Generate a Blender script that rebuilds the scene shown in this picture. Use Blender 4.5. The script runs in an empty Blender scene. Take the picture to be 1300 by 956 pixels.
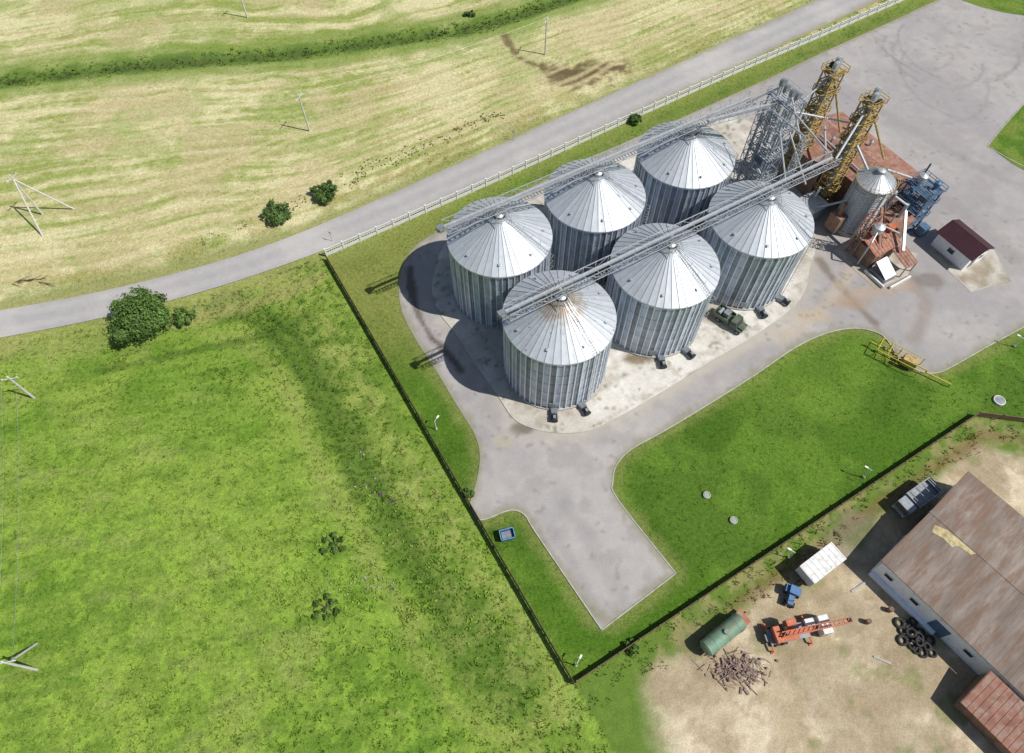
import bpy, bmesh, math, random
import numpy as np
from mathutils import Vector, Matrix
from mathutils.geometry import delaunay_2d_cdt
R = random.Random(7); NR = np.random.RandomState(5)
S = bpy.context.scene; C = S.collection
H = 88.0; TH = math.radians(57.5); F = 867.0
ST, CT = math.sin(TH), math.cos(TH)
PI = math.pi
def P(px, py, z=0.0):
    u = px-650; v = 433-py
    t = (H-z)/(F*ST - v*CT)
    return Vector((u*t, (F*CT+v*ST)*t, z))
E1 = Vector((.8665, .4992, 0)); E2 = Vector((-.4992, .8665, 0)); A0 = Vector((6.3, 51.8, 0)); ROT = math.radians(29.95)
def L(a, b, z=0.0): return A0 + E1*a + E2*b + Vector((0, 0, z))
def s2l(c): return c/12.92 if c <= .04045 else ((c+.055)/1.055)**2.4
KA = 1.25
def A(r, g, b): return np.array([s2l(r/255)/KA, s2l(g/255)/KA, s2l(b/255)/KA])

# ------------------------------------------------------------------ noise
def vn(x, y, s=0):
    ix = np.floor(x); iy = np.floor(y); fx = x-ix; fy = y-iy
    fx = fx*fx*(3-2*fx); fy = fy*fy*(3-2*fy)
    def h(a, b):
        t = np.sin(a*127.1+b*311.7+s*74.7)*43758.5453
        return t-np.floor(t)
    return (h(ix, iy)*(1-fx)+h(ix+1, iy)*fx)*(1-fy)+(h(ix, iy+1)*(1-fx)+h(ix+1, iy+1)*fx)*fy
def fbm(x, y, o=4, s=0):
    r = 0; a = .5; t = 0
    for i in range(o):
        r = r+a*vn(x, y, s+i*3.1); t += a; x = x*2.03+5.3; y = y*2.03+1.7; a *= .55
    return r/t
def sst(a, b, x):
    t = np.clip((x-a)/(b-a), 0, 1); return t*t*(3-2*t)
def pdist(x, y, pl):
    d = np.full(x.shape, 1e9)
    for (a, b) in zip(pl[:-1], pl[1:]):
        dx, dy = b[0]-a[0], b[1]-a[1]; l = dx*dx+dy*dy+1e-9
        t = np.clip(((x-a[0])*dx+(y-a[1])*dy)/l, 0, 1)
        d = np.minimum(d, np.hypot(x-a[0]-t*dx, y-a[1]-t*dy))
    return d
def pip(x, y, poly):
    ins = np.zeros(x.shape, bool); n = len(poly)
    for i in range(n):
        x1, y1 = poly[i][0], poly[i][1]; x2, y2 = poly[(i+1) % n][0], poly[(i+1) % n][1]
        if y1 == y2: continue
        c = ((y1 > y) != (y2 > y)) & (x < (x2-x1)*(y-y1)/(y2-y1)+x1)
        ins ^= c
    return ins
def W(pts, z=0): return [P(a, b, z) for a, b in pts]
def cat(pts, n=6, closed=True):
    out = []; m = len(pts)
    rng = range(m) if closed else range(m-1)
    for i in rng:
        if closed: p0, p1, p2, p3 = pts[(i-1) % m], pts[i], pts[(i+1) % m], pts[(i+2) % m]
        else: p0, p1, p2, p3 = pts[max(i-1, 0)], pts[i], pts[i+1], pts[min(i+2, m-1)]
        if (p1-p2).length < 1e-4: continue
        for k in range(n):
            t = k/n
            q = .5*((2*p1)+(p2-p0)*t+(2*p0-5*p1+4*p2-p3)*t*t+(3*p1-p0-3*p2+p3)*t**3)
            out.append(q)
    if not closed: out.append(pts[-1])
    return out

# ------------------------------------------------------------------ materials
def newmat(name):
    m = bpy.data.materials.new(name); m.use_nodes = True
    nt = m.node_tree; b = nt.nodes['Principled BSDF']; return m, nt, b
def pm(name, col, rough=.7, metal=0., var=.25, scale=1.2, col2=None, amt=.5, bump=0., stretch=None, spec=.5):
    m, nt, b = newmat(name); N = nt.nodes; K = nt.links
    tc = N.new('ShaderNodeTexCoord'); src = tc.outputs['Object']
    mp = N.new('ShaderNodeMapping'); K.new(src, mp.inputs[0])
    if stretch: mp.inputs['Scale'].default_value = stretch
    n1 = N.new('ShaderNodeTexNoise'); n1.inputs['Scale'].default_value = scale; n1.inputs['Detail'].default_value = 6; n1.inputs['Roughness'].default_value = .65
    K.new(mp.outputs[0], n1.inputs['Vector'])
    mr = N.new('ShaderNodeMapRange'); mr.inputs[1].default_value = .3; mr.inputs[2].default_value = .7; mr.inputs[3].default_value = 1-var; mr.inputs[4].default_value = 1+var
    K.new(n1.outputs[0], mr.inputs[0])
    vm = N.new('ShaderNodeVectorMath'); vm.operation = 'SCALE'
    vm.inputs[0].default_value = tuple(col[:3])
    K.new(mr.outputs[0], vm.inputs['Scale']); out = vm.outputs[0]
    if col2 is not None:
        n2 = N.new('ShaderNodeTexNoise'); n2.inputs['Scale'].default_value = scale*1.7; n2.inputs['Detail'].default_value = 7; n2.inputs['Roughness'].default_value = .7
        K.new(mp.outputs[0], n2.inputs['Vector'])
        m2 = N.new('ShaderNodeMapRange'); m2.inputs[1].default_value = .62-amt*.3; m2.inputs[2].default_value = .72-amt*.2
        K.new(n2.outputs[0], m2.inputs[0])
        mx = N.new('ShaderNodeMixRGB'); K.new(m2.outputs[0], mx.inputs[0]); K.new(out, mx.inputs[1]); mx.inputs[2].default_value = (*col2[:3], 1); out = mx.outputs[0]
    K.new(out, b.inputs['Base Color'])
    b.inputs['Roughness'].default_value = rough; b.inputs['Metallic'].default_value = metal
    b.inputs['Specular IOR Level'].default_value = spec
    if bump:
        bp = N.new('ShaderNodeBump'); bp.inputs['Strength'].default_value = bump; bp.inputs['Distance'].default_value = .05
        K.new(n1.outputs[0], bp.inputs['Height']); K.new(bp.outputs[0], b.inputs['Normal'])
    return m
def ground_mat(name, a1=.35, s1=1.3, a2=.3, s2=7., bump=.6, dist=.12, rough=.95):
    m, nt, b = newmat(name); N = nt.nodes; K = nt.links
    g = N.new('ShaderNodeNewGeometry'); at = N.new('ShaderNodeAttribute'); at.attribute_name = 'Col'
    fac = None; hs = None
    for (a, s, d) in ((a1, s1, 6), (a2, s2, 3)):
        n = N.new('ShaderNodeTexNoise'); n.inputs['Scale'].default_value = s; n.inputs['Detail'].default_value = d; n.inputs['Roughness'].default_value = .7
        K.new(g.outputs['Position'], n.inputs['Vector'])
        r = N.new('ShaderNodeMapRange'); r.inputs[1].default_value = .3; r.inputs[2].default_value = .7; r.inputs[3].default_value = 1-a; r.inputs[4].default_value = 1+a
        K.new(n.outputs[0], r.inputs[0])
        if fac is None: fac = r.outputs[0]; hs = n.outputs[0]
        else:
            mm = N.new('ShaderNodeMath'); mm.operation = 'MULTIPLY'; K.new(fac, mm.inputs[0]); K.new(r.outputs[0], mm.inputs[1]); fac = mm.outputs[0]
            ma = N.new('ShaderNodeMath'); ma.operation = 'MULTIPLY_ADD'; K.new(n.outputs[0], ma.inputs[0]); ma.inputs[1].default_value = .5; K.new(hs, ma.inputs[2]); hs = ma.outputs[0]
    vm = N.new('ShaderNodeVectorMath'); vm.operation = 'SCALE'; K.new(at.outputs['Color'], vm.inputs[0]); K.new(fac, vm.inputs['Scale'])
    K.new(vm.outputs[0], b.inputs['Base Color']); b.inputs['Roughness'].default_value = rough; b.inputs['Specular IOR Level'].default_value = .2
    bp = N.new('ShaderNodeBump'); bp.inputs['Strength'].default_value = bump; bp.inputs['Distance'].default_value = dist
    K.new(hs, bp.inputs['Height']); K.new(bp.outputs[0], b.inputs['Normal'])
    return m
M = {}
M['grass'] = ground_mat('grass ground', .26, 1.9, .36, 6.5, .7, .14)
M['hay'] = ground_mat('mown hay ground', .2, 1.6, .34, 6., .7, .12)
M['dirt'] = ground_mat('dirt ground', .16, .9, .22, 7., .6, .1)
M['asphalt'] = ground_mat('asphalt', .07, .5, .14, 9., .15, .02, .85)
M['concrete'] = ground_mat('concrete slab', .12, .7, .16, 6., .2, .02, .85)
def leaf_mat(name):
    m, nt, b = newmat(name); N = nt.nodes; K = nt.links
    at = N.new('ShaderNodeAttribute'); at.attribute_name = 'Col'; K.new(at.outputs['Color'], b.inputs['Base Color'])
    b.inputs['Roughness'].default_value = .6; b.inputs['Specular IOR Level'].default_value = .25
    tr = N.new('ShaderNodeBsdfTranslucent'); K.new(at.outputs['Color'], tr.inputs[0])
    mx = N.new('ShaderNodeMixShader'); mx.inputs[0].default_value = .3
    K.new(b.outputs[0], mx.inputs[1]); K.new(tr.outputs[0], mx.inputs[2]); K.new(mx.outputs[0], nt.nodes['Material Output'].inputs[0])
    return m
M['leaf'] = leaf_mat('leaves')
def silo_mat(name, rough, metal, var, dust=None):
    m, nt, b = newmat(name); N = nt.nodes; K = nt.links
    at = N.new('ShaderNodeAttribute'); at.attribute_name = 'Col'
    tc = N.new('ShaderNodeTexCoord'); mp = N.new('ShaderNodeMapping'); mp.inputs['Scale'].default_value = (1, 1, .25); K.new(tc.outputs['Object'], mp.inputs[0])
    n = N.new('ShaderNodeTexNoise'); n.inputs['Scale'].default_value = 1.1; n.inputs['Detail'].default_value = 7; n.inputs['Roughness'].default_value = .7; K.new(mp.outputs[0], n.inputs['Vector'])
    r = N.new('ShaderNodeMapRange'); r.inputs[1].default_value = .3; r.inputs[2].default_value = .7; r.inputs[3].default_value = 1-var; r.inputs[4].default_value = 1+var; K.new(n.outputs[0], r.inputs[0])
    vm = N.new('ShaderNodeVectorMath'); vm.operation = 'SCALE'; K.new(at.outputs['Color'], vm.inputs[0]); K.new(r.outputs[0], vm.inputs['Scale']); out = vm.outputs[0]
    if dust is not None:
        sx = N.new('ShaderNodeSeparateXYZ'); K.new(tc.outputs['Object'], sx.inputs[0])
        zr = N.new('ShaderNodeMapRange'); zr.inputs[1].default_value = 14.2; zr.inputs[2].default_value = 16.6; K.new(sx.outputs['Z'], zr.inputs[0])
        n2 = N.new('ShaderNodeTexNoise'); n2.inputs['Scale'].default_value = 1.2; n2.inputs['Detail'].default_value = 6; K.new(tc.outputs['Object'], n2.inputs['Vector'])
        m3 = N.new('ShaderNodeMath'); m3.operation = 'MULTIPLY'; K.new(zr.outputs[0], m3.inputs[0]); K.new(n2.outputs[0], m3.inputs[1])
        m4 = N.new('ShaderNodeMapRange'); m4.inputs[1].default_value = .2; m4.inputs[2].default_value = .42; m4.inputs[4].default_value = .85; K.new(m3.outputs[0], m4.inputs[0])
        mx = N.new('ShaderNodeMixRGB'); K.new(m4.outputs[0], mx.inputs[0]); K.new(out, mx.inputs[1]); mx.inputs[2].default_value = (*dust, 1); out = mx.outputs[0]
        n5 = N.new('ShaderNodeTexNoise'); n5.inputs['Scale'].default_value = 1.9; n5.inputs['Detail'].default_value = 2; K.new(tc.outputs['Object'], n5.inputs['Vector'])
        m5 = N.new('ShaderNodeMapRange'); m5.inputs[1].default_value = .68; m5.inputs[2].default_value = .71; m5.inputs[4].default_value = .8; K.new(n5.outputs[0], m5.inputs[0])
        mx2 = N.new('ShaderNodeMixRGB'); K.new(m5.outputs[0], mx2.inputs[0]); K.new(out, mx2.inputs[1]); mx2.inputs[2].default_value = (.26, .12, .06, 1); out = mx2.outputs[0]
    K.new(out, b.inputs['Base Color']); b.inputs['Metallic'].default_value = metal; b.inputs['Roughness'].default_value = rough
    return m
M['silo_wall'] = silo_mat('galvanized corrugated wall', .36, .3, .22)
M['silo_roof'] = silo_mat('galvanized roof sheet', .5, .3, .1)
M['silo_roof_d'] = silo_mat('dusty galvanized roof sheet', .5, .3, .1, dust=(.32, .26, .19))
M['galv'] = pm('galvanized steel', (.46, .48, .5), .45, .35, .2, 2)
M['galv_d'] = pm('dull steel', (.24, .26, .28), .5, .3, .3, 2)
M['steelblue'] = pm('blue grey steel', (.26, .31, .37), .5, .3, .3, 2)
M['yellow'] = pm('faded yellow paint', (.44, .32, .1), .65, 0, .25, 1.5, (.22, .14, .08), .5)
M['gasyellow'] = pm('yellow pipe paint', (.5, .4, .05), .5, 0, .15, 2)
M['rust'] = pm('rusty sheet', (.22, .12, .08), .85, .1, .3, .8, (.28, .2, .15), .55, .4)
M['rustroof'] = pm('brick brown roofing', (.27, .125, .085), .85, 0, .3, .6, (.32, .22, .17), .5, .3)
M['redrust'] = pm('red oxide roofing', (.36, .12, .07), .8, 0, .3, .9, (.3, .23, .18), .6, .3)
M['white'] = pm('white painted wall', (.84, .85, .86), .8, 0, .08, .8, (.55, .53, .5), .2)
M['whitecon'] = pm('white concrete fence', (.66, .66, .63), .85, 0, .1, 1)
M['con'] = pm('grey concrete', (.38, .37, .34), .9, 0, .2, 1)
M['blue'] = pm('blue paint', (.05, .15, .33), .5, 0, .25, 1.5, (.12, .11, .1), .3)
M['dullblue'] = pm('dull blue grey paint', (.06, .14, .25), .55, .1, .3, 1.5, (.15, .15, .15), .45)
M['maroon'] = pm('maroon metal roof', (.05, .012, .02), .5, .1, .2, 1)
M['green'] = pm('faded green paint', (.12, .25, .17), .6, 0, .25, 1.2, (.25, .15, .09), .45)
M['dkgreen'] = pm('dark green paint', (.06, .1, .06), .55, 0, .3, 1.2, (.18, .15, .11), .45)
M['orange'] = pm('faded orange paint', (.52, .13, .05), .6, 0, .3, 1.5, (.26, .13, .08), .45)
M['black'] = pm('black rubber', (.025, .025, .025), .8, 0, .4, 4)
M['glass'] = pm('window glass', (.03, .04, .05), .12, 0, .1, 1)
M['wood'] = pm('weathered pole', (.55, .53, .5), .85, 0, .15, 2)
M['fence_dk'] = pm('dark brown fence panel', (.06, .042, .03), .85, 0, .4, 1.3, (.12, .08, .05), .4)
M['fence_rust'] = pm('rusty brown fence sheet', (.2, .12, .08), .85, 0, .35, .8, (.27, .19, .13), .5)
M['bark'] = pm('bark', (.1, .07, .045), .95, 0, .3, 4)
M['truckgrey'] = pm('grey blue truck paint', (.25, .28, .31), .55, 0, .25, 1.5, (.2, .15, .1), .3)
M['dustwhite'] = pm('dusty white paint', (.7, .7, .67), .6, 0, .12, 1, (.5, .47, .42), .35)
M['barnroof'] = pm('old stained barn roof', (.23, .19, .16), .95, 0, .38, .35, (.19, .125, .09), .62, .5, stretch=(.35, 1.5, 1))
M['moss'] = pm('yellowed roof patch', (.46, .38, .2), .9, 0, .4, 2)

# ------------------------------------------------------------------ mesh builder
class MB:
    def __init__(s): s.v = []; s.f = []; s.c = []
    def add(s, vs, fs, col=None):
        o = len(s.v); s.v += [tuple(v) for v in vs]; s.f += [tuple(i+o for i in f) for f in fs]; s.c += [col]*len(fs); return s
    def box(s, c, d, rz=0, rx=0, ry=0, col=None):
        m = Matrix.Rotation(rz, 3, 'Z') @ Matrix.Rotation(ry, 3, 'Y') @ Matrix.Rotation(rx, 3, 'X')
        c = Vector(c); vs = [c+m @ Vector((x*d[0]/2, y*d[1]/2, z*d[2]/2)) for z in (-1, 1) for y in (-1, 1) for x in (-1, 1)]
        return s.add(vs, [(0, 2, 3, 1), (4, 5, 7, 6), (0, 1, 5, 4), (2, 6, 7, 3), (0, 4, 6, 2), (1, 3, 7, 5)], col)
    def bar(s, p, q, w, h=None, col=None):
        h = h or w; p = Vector(p); q = Vector(q); d = (q-p).normalized()
        up = Vector((0, 0, 1)) if abs(d.z) < .95 else Vector((1, 0, 0))
        x = d.cross(up).normalized()*w/2; y = x.cross(d).normalized()*h/2
        vs = [p-x-y, p+x-y, p+x+y, p-x+y, q-x-y, q+x-y, q+x+y, q-x+y]
        return s.add(vs, [(0, 1, 2, 3), (7, 6, 5, 4), (0, 4, 5, 1), (1, 5, 6, 2), (2, 6, 7, 3), (3, 7, 4, 0)], col)
    def tube(s, p, q, r, r2=None, n=10, col=None):
        r2 = r if r2 is None else r2; p = Vector(p); q = Vector(q); d = (q-p).normalized()
        up = Vector((0, 0, 1)) if abs(d.z) < .95 else Vector((1, 0, 0))
        x = d.cross(up).normalized(); y = x.cross(d).normalized(); vs = []
        for (c, rr) in ((p, r), (q, r2)):
            for i in range(n):
                a = 2*PI*i/n; vs.append(c+x*math.cos(a)*rr+y*math.sin(a)*rr)
        fs = [(i, (i+1) % n, n+(i+1) % n, n+i) for i in range(n)]+[tuple(range(n))[::-1], tuple(range(n, 2*n))]
        return s.add(vs, fs, col)
    def lathe(s, prof, n=24, c=(0, 0, 0), colf=None):
        vs = []; o = len(s.v)
        for (r, z) in prof:
            for i in range(n):
                a = 2*PI*i/n; vs.append((c[0]+r*math.cos(a), c[1]+r*math.sin(a), c[2]+z))
        s.v += vs
        for j in range(len(prof)-1):
            for i in range(n):
                s.f.append((o+j*n+i, o+j*n+(i+1) % n, o+(j+1)*n+(i+1) % n, o+(j+1)*n+i)); s.c.append(colf(i, j) if colf else None)
        return s
    def poly(s, pts, col=None): return s.add(pts, [tuple(range(len(pts)))], col)
    def slab(s, a, b, c, d, t, col=None):
        a, b, c, d = map(Vector, (a, b, c, d)); n = (b-a).cross(d-a).normalized()*t
        return s.add([a-n, b-n, c-n, d-n, a, b, c, d], [(3, 2, 1, 0), (4, 5, 6, 7), (0, 1, 5, 4), (1, 2, 6, 5), (2, 3, 7, 6), (3, 0, 4, 7)], col)
    def build(s, name, mat, parent=None, smooth=False, loc=None):
        me = bpy.data.meshes.new(name); me.from_pydata(s.v, [], s.f); me.materials.append(mat)
        if any(c is not None for c in s.c):
            at = me.color_attributes.new('Col', 'FLOAT_COLOR', 'CORNER'); dat = []
            for f, c in zip(s.f, s.c):
                c = c if c is not None else (.5, .5, .5); dat += [c[0], c[1], c[2], 1.]*len(f)
            at.data.foreach_set('color', dat)
        if smooth: me.polygons.foreach_set('use_smooth', [True]*len(me.polygons))
        me.update(); o = bpy.data.objects.new(name, me); C.objects.link(o)
        if parent: o.parent = parent
        if loc is not None: o.location = loc
        return o
def tag(o, label, cat, group=None):
    o['label'] = label; o['category'] = cat
    if group: o['group'] = group
    return o
def root(name, label, cat, loc=(0, 0, 0), rz=0, group=None):
    o = bpy.data.objects.new(name, None); C.objects.link(o); o.location = loc; o.rotation_euler = (0, 0, rz); o.empty_display_size = .5
    return tag(o, label, cat, group)
def kids(o): return [c for c in bpy.data.objects if c.parent == o]
def copy_tree(o, parent=None):
    ks = kids(o); c = o.copy(); C.objects.link(c); c.parent = parent
    for k in ks: copy_tree(k, c)
    return c
def fastmesh(name, V, nper, cols, mat, parent=None):
    n = len(V)//nper; me = bpy.data.meshes.new(name)
    me.vertices.add(len(V)); me.vertices.foreach_set('co', V.astype(np.float32).ravel())
    me.loops.add(len(V)); me.loops.foreach_set('vertex_index', np.arange(len(V), dtype=np.int32))
    me.polygons.add(n); me.polygons.foreach_set('loop_start', np.arange(0, len(V), nper, dtype=np.int32))
    me.update(calc_edges=True)
    at = me.color_attributes.new('Col', 'FLOAT_COLOR', 'POINT')
    cc = np.ones((len(V), 4), np.float32); cc[:, :3] = np.repeat(cols, nper, axis=0); at.data.foreach_set('color', cc.ravel())
    me.materials.append(mat); o = bpy.data.objects.new(name, me); C.objects.link(o)
    if parent: o.parent = parent
    return o

# ------------------------------------------------------------------ layout lines
ROAD_UP = [(-260, 435), (-120, 415), (0, 394), (100, 376), (200, 353), (300, 325), (400, 288), (500, 244), (600, 199), (700, 153), (850, 85), (1035, 0), (1250, -98)]
ROAD_LO = [(-260, 478), (-120, 453), (0, 429), (100, 410), (200, 386), (300, 357), (400, 322), (500, 282), (600, 238), (700, 192), (850, 123), (1118, 0), (1345, -104)]
RU = W(ROAD_UP); RL = W(ROAD_LO)
RC = [(a+b)/2 for a, b in zip(RU, RL)]
rcx = np.array([p.x for p in RC]); rcy = np.array([p.y for p in RC])
def yroad(x): return np.interp(x, rcx, rcy)
FA = P(413, 327); FB = P(728, 868)
FD = (FB-FA).normalized()
FC = P(1238, 528); FE = P(1300, 536); FG = P(1440, 560)
f2x = np.array([FB.x-60, FB.x, FC.x, FE.x, FG.x, FG.x+60]); f2y = np.array([FB.y-34, FB.y, FC.y, FE.y, FG.y, FG.y])
WF = W([(415, 325), (500, 288), (600, 244), (700, 199), (800, 153), (930, 95), (1040, 48), (1180, -14), (1290, -62)])
wfx = np.array([p.x for p in WF]); wfy = np.array([p.y for p in WF])
DITCH = cat(W([(-260, 135), (-100, 118), (0, 102), (120, 88), (250, 76), (360, 68), (480, 52), (580, 38), (650, 20), (720, -4), (860, -50)]), 4, False)
GULLY = cat(W([(640, 45), (660, 72), (700, 88), (750, 92), (790, 84)]), 4, False)
ASPH_PX = [(575, 288), (552, 296), (528, 312), (512, 335), (506, 362), (510, 395), (527, 430), (553, 470), (580, 515), (603, 553), (609, 580), (605, 610), (597, 638), (603, 655), (614, 660), (640, 650), (655, 648), (668, 656), (680, 676), (764, 800), (764, 800), (858, 728), (858, 728), (784, 634), (778, 612), (783, 590), (802, 570), (840, 549), (900, 513), (960, 475), (1010, 441), (1050, 423), (1085, 417), (1115, 423), (1130, 437), (1139, 452), (1160, 468), (1187, 474), (1215, 462), (1250, 442), (1300, 415), (1420, 350), (1560, 270), (1560, 60), (1500, -60), (1330, -60), (1195, -2), (1130, 28), (1050, 64), (985, 95), (935, 118), (880, 143), (800, 178), (700, 225), (620, 264)]
ASPH = cat(W(ASPH_PX), 5)
PAD_PX = [(552, 345), (548, 368), (556, 395), (575, 420), (600, 458), (630, 500), (650, 530), (672, 543), (705, 550), (745, 548), (785, 530), (850, 492), (905, 458), (960, 425), (1005, 392), (1022, 368), (1028, 340), (1035, 300), (1010, 225), (960, 160), (900, 150), (800, 195), (700, 238), (620, 275), (575, 302), (558, 322)]
PAD = cat(W(PAD_PX), 4)
REFS = (P(640, 600).x-FA.x)*FD.y-(P(640, 600).y-FA.y)*FD.x > 0
def zone(x, y):
    z = np.full(x.shape, 3)
    yr = yroad(x); side = (x-FA.x)*FD.y-(y-FA.y)*FD.x
    inside = (side > 0) == REFS
    wf = np.interp(x, wfx, wfy); f2 = np.interp(x, f2x, f2y)
    z[:] = 1
    z[inside & (y <= wf) & (y > f2)] = 3
    z[inside & (y <= f2)] = 4
    z[(y > wf) & (y <= yr) & (x > wfx[0])] = 2
    z[y > yr] = 0
    return z, yr
def mix(c, d, t):
    return c*(1-t[:, None])+np.asarray(d)*t[:, None]
TRAILS = [(cat(W(q), 4, False), w) for q, w in (([(375, 425), (400, 470), (440, 540), (480, 620), (520, 690), (560, 770)], .6), ([(225, 408), (300, 392), (360, 372), (405, 352)], 1.5), ([(300, 398), (350, 430), (385, 480), (430, 560), (455, 640)], .5), ([(130, 470), (240, 445), (340, 425), (390, 400)], .6))]
SWALE = cat(W([(290, 385), (365, 425), (405, 490), (450, 570), (490, 650), (540, 730), (600, 810), (650, 880)]), 4, False)
def gcol(x, y):
    z, yr = zone(x, y)
    n1 = fbm(x*.06, y*.06, 4, 1); n2 = fbm(x*.22, y*.22, 4, 2); n3 = fbm(x*.8, y*.8, 3, 3); n4 = fbm(x*.11+9, y*.11, 4, 8)
    col = np.zeros((len(x), 3))
    # hay field
    dd = pdist(x, y, DITCH); dr = np.abs(y-yr)*.88
    ditchy = np.interp(x, [p.x for p in DITCH], [p.y for p in DITCH]); above = y > ditchy
    u = np.where(above, dd/70., dr/(dr+dd+1e-6))
    wob = (fbm(x*.03, y*.03, 3, 11)-.5)
    uu = u*np.where(above, 14, 17)+wob*2.6
    st = .5+.5*np.sin(2*PI*uu)
    streak = fbm(uu*6.+n1*2, x*.06+y*.03, 4, 21)
    streak2 = fbm(uu*15., x*.18, 3, 24)
    t = np.clip(.26*st+.75*streak+.5*streak2+.8*(n1-.5)+.4*(n3-.5)-.34, 0, 1)
    t = sst(.1, .64, t)
    hay = mix(np.tile(A(154, 164, 88), (len(x), 1)), A(218, 210, 162), t)
    hay = mix(hay, A(144, 162, 80), sst(.54, .68, n4)*.5)
    hay = mix(hay, A(200, 184, 142), sst(.55, .66, fbm(x*.09, y*.09, 4, 27))*.5)
    hay = mix(hay, A(196, 182, 136), sst(.60, .68, fbm(uu*3.+4, x*.04, 3, 29))*.6)
    vw = 5+5*(n2-.5)
    hay = mix(hay, A(116, 142, 60), sst(vw+2, vw-1.5, dr)*(.5+.3*n3))
    hay = mix(hay, A(176, 164, 108), sst(.5, .6, n2)*sst(16, 6, dr)*sst(3.8, 6, dr)*.55)
    hay = mix(hay, A(164, 158, 104), sst(4.8, 3.8, dr+(n3-.5)*1)*.6)
    dw = dd+(n2-.5)*4
    hay = mix(hay, A(124, 148, 62), sst(8.5, 3.5, dw)*.8)
    hay = mix(hay, A(96, 124, 50), sst(3.4, 1.2, dw)*.9)
    hay = mix(hay, A(80, 94, 48), sst(1.0, .2, dw)*.6)
    dp = P(735, 92); dx, dy = x-dp.x, y-dp.y; ca, sa = math.cos(.25), math.sin(.25)
    q = np.hypot((dx*ca+dy*sa)/11., (-dx*sa+dy*ca)/5.)+(n3-.5)*1.3+(n2-.5)*1.3
    hay = mix(hay, A(134, 118, 86), sst(1.1, .4, q)*.8)
    hay = mix(hay, A(100, 84, 60), sst(.6, .3, q)*.6)
    gd = pdist(x, y, GULLY)+(n3-.5)*1.5
    hay = mix(hay, A(108, 92, 62), sst(1.2, .4, gd)*.8)
    for off, w in ((11., .5), (13.2, .5), (24, .45), (26, .4), (17, .3)):
        hay = mix(hay, A(208, 194, 148), sst(w+.4, w*.4, np.abs(dr-off-wob*6))*.65)
    # meadow
    md = mix(np.tile(A(112, 146, 48), (len(x), 1)), A(142, 166, 70), sst(.35, .65, n1*.5+n2*.5))
    md = mix(md, A(96, 130, 42), sst(.5, .64, n4)*.45)
    md = mix(md, A(156, 166, 92), sst(.56, .7, fbm(x*.16+3, y*.35, 4, 31))*.45)
    stx = fbm(x*.16+y*.06, y*1.1-x*.25, 4, 41)
    md = mix(md, A(138, 164, 68), sst(.5, .62, stx)*.45)
    md = mix(md, A(94, 126, 42), sst(.48, .38, stx)*.35)
    md = mix(md, A(152, 184, 70), sst(.57, .63, n3)*sst(52, 30, y)*.5)
    sw = pdist(x, y, SWALE)+(n2-.5)*5
    md = mix(md, A(78, 110, 36), sst(4.2, 1.6, sw)*(.35+.5*n3))
    md = mix(md, A(156, 162, 88), sst(1.6, .5, np.abs(sw-5.2))*.35)
    side = np.abs((x-FA.x)*FD.y-(y-FA.y)*FD.x)
    rough = sst(12, 8, side+(n2-.5)*6)*sst(0, 3, side)
    md = mix(md, A(86, 116, 40), rough*sst(.46, .58, n3)*.5)
    md = mix(md, A(158, 166, 90), rough*sst(.56, .46, n3)*.3)
    for q, w in TRAILS:
        d = pdist(x, y, q)+(n3-.5)*1.6
        md = mix(md, A(80, 106, 38) if w < 1 else A(164, 160, 98), sst(w+.6, w*.3, d)*.6)
    md = mix(md, A(170, 166, 104), sst(9, 2, dr+(n2-.5)*9)*.6)
    vg = mix(np.tile(A(158, 164, 92), (len(x), 1)), A(190, 184, 130), sst(.38, .58, n2))
    vg = mix(vg, A(118, 140, 62), sst(.54, .64, n3)*.55)
    # lawn
    ln = mix(np.tile(A(80, 116, 30), (len(x), 1)), A(100, 132, 44), sst(.35, .65, n2))
    ln = mix(ln, A(66, 98, 26), sst(.5, .62, n4)*.5)
    up = sst(45, 62, y)*sst(14, 4, x-(-20))
    ln = mix(ln, A(138, 142, 74), np.clip(up*(.5+.6*n2), 0, 1)*.9)
    wfd = (np.interp(x, wfx, wfy)-y)*.87
    ln = mix(ln, A(140, 148, 78), sst(4.5, 1, wfd+(n2-.5)*4)*sst(50, 60, y)*.7)
    da = pdist(x, y, ASPH[::2]+[ASPH[0]])
    ln = mix(ln, A(136, 142, 78), sst(2.2, .2, da+(n3-.5)*2)*.65)
    ln = mix(ln, A(116, 144, 54), sst(16, 3, np.hypot(x-P(1010, 478).x, (y-P(1010, 478).y)*1.2))*.45)
    # dirt yard
    dt = mix(np.tile(A(218, 203, 174), (len(x), 1)), A(194, 177, 146), sst(.4, .62, n2))
    dt = mix(dt, A(160, 144, 116), sst(.55, .65, n4)*.55)
    dt = mix(dt, A(172, 154, 124), sst(.56, .6, n3)*.5)
    f2 = np.interp(x, f2x, f2y); df = (f2-y)*.86
    g = sst(5.0, 2.6, df+(n2-.5)*6)
    dt = mix(dt, np.array(A(104, 130, 52)), g)
    dt = mix(dt, A(164, 152, 108), sst(.48, .58, n3)*g*.6)
    dt = mix(dt, A(132, 98, 70), sst(1.2, .3, np.abs(df-2.6-(n2-.5)*1.2))*.5*sst(22, 30, x))
    dt = mix(dt, A(122, 134, 74), sst(.64, .71, fbm(x*.3, y*.3, 4, 51))*.5)
    xl = FB.x+7.5
    dt = mix(dt, A(104, 132, 52), sst(xl+2.5, xl-2.5, x+(n2-.5)*7-(14-y)*.15))
    dk = np.hypot((x-P(1090, 690).x)/6, (y-P(1090, 690).y)/5)+(n2-.5)
    dt = mix(dt, A(134, 122, 104), sst(1.1, .5, dk)*.6)
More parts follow.
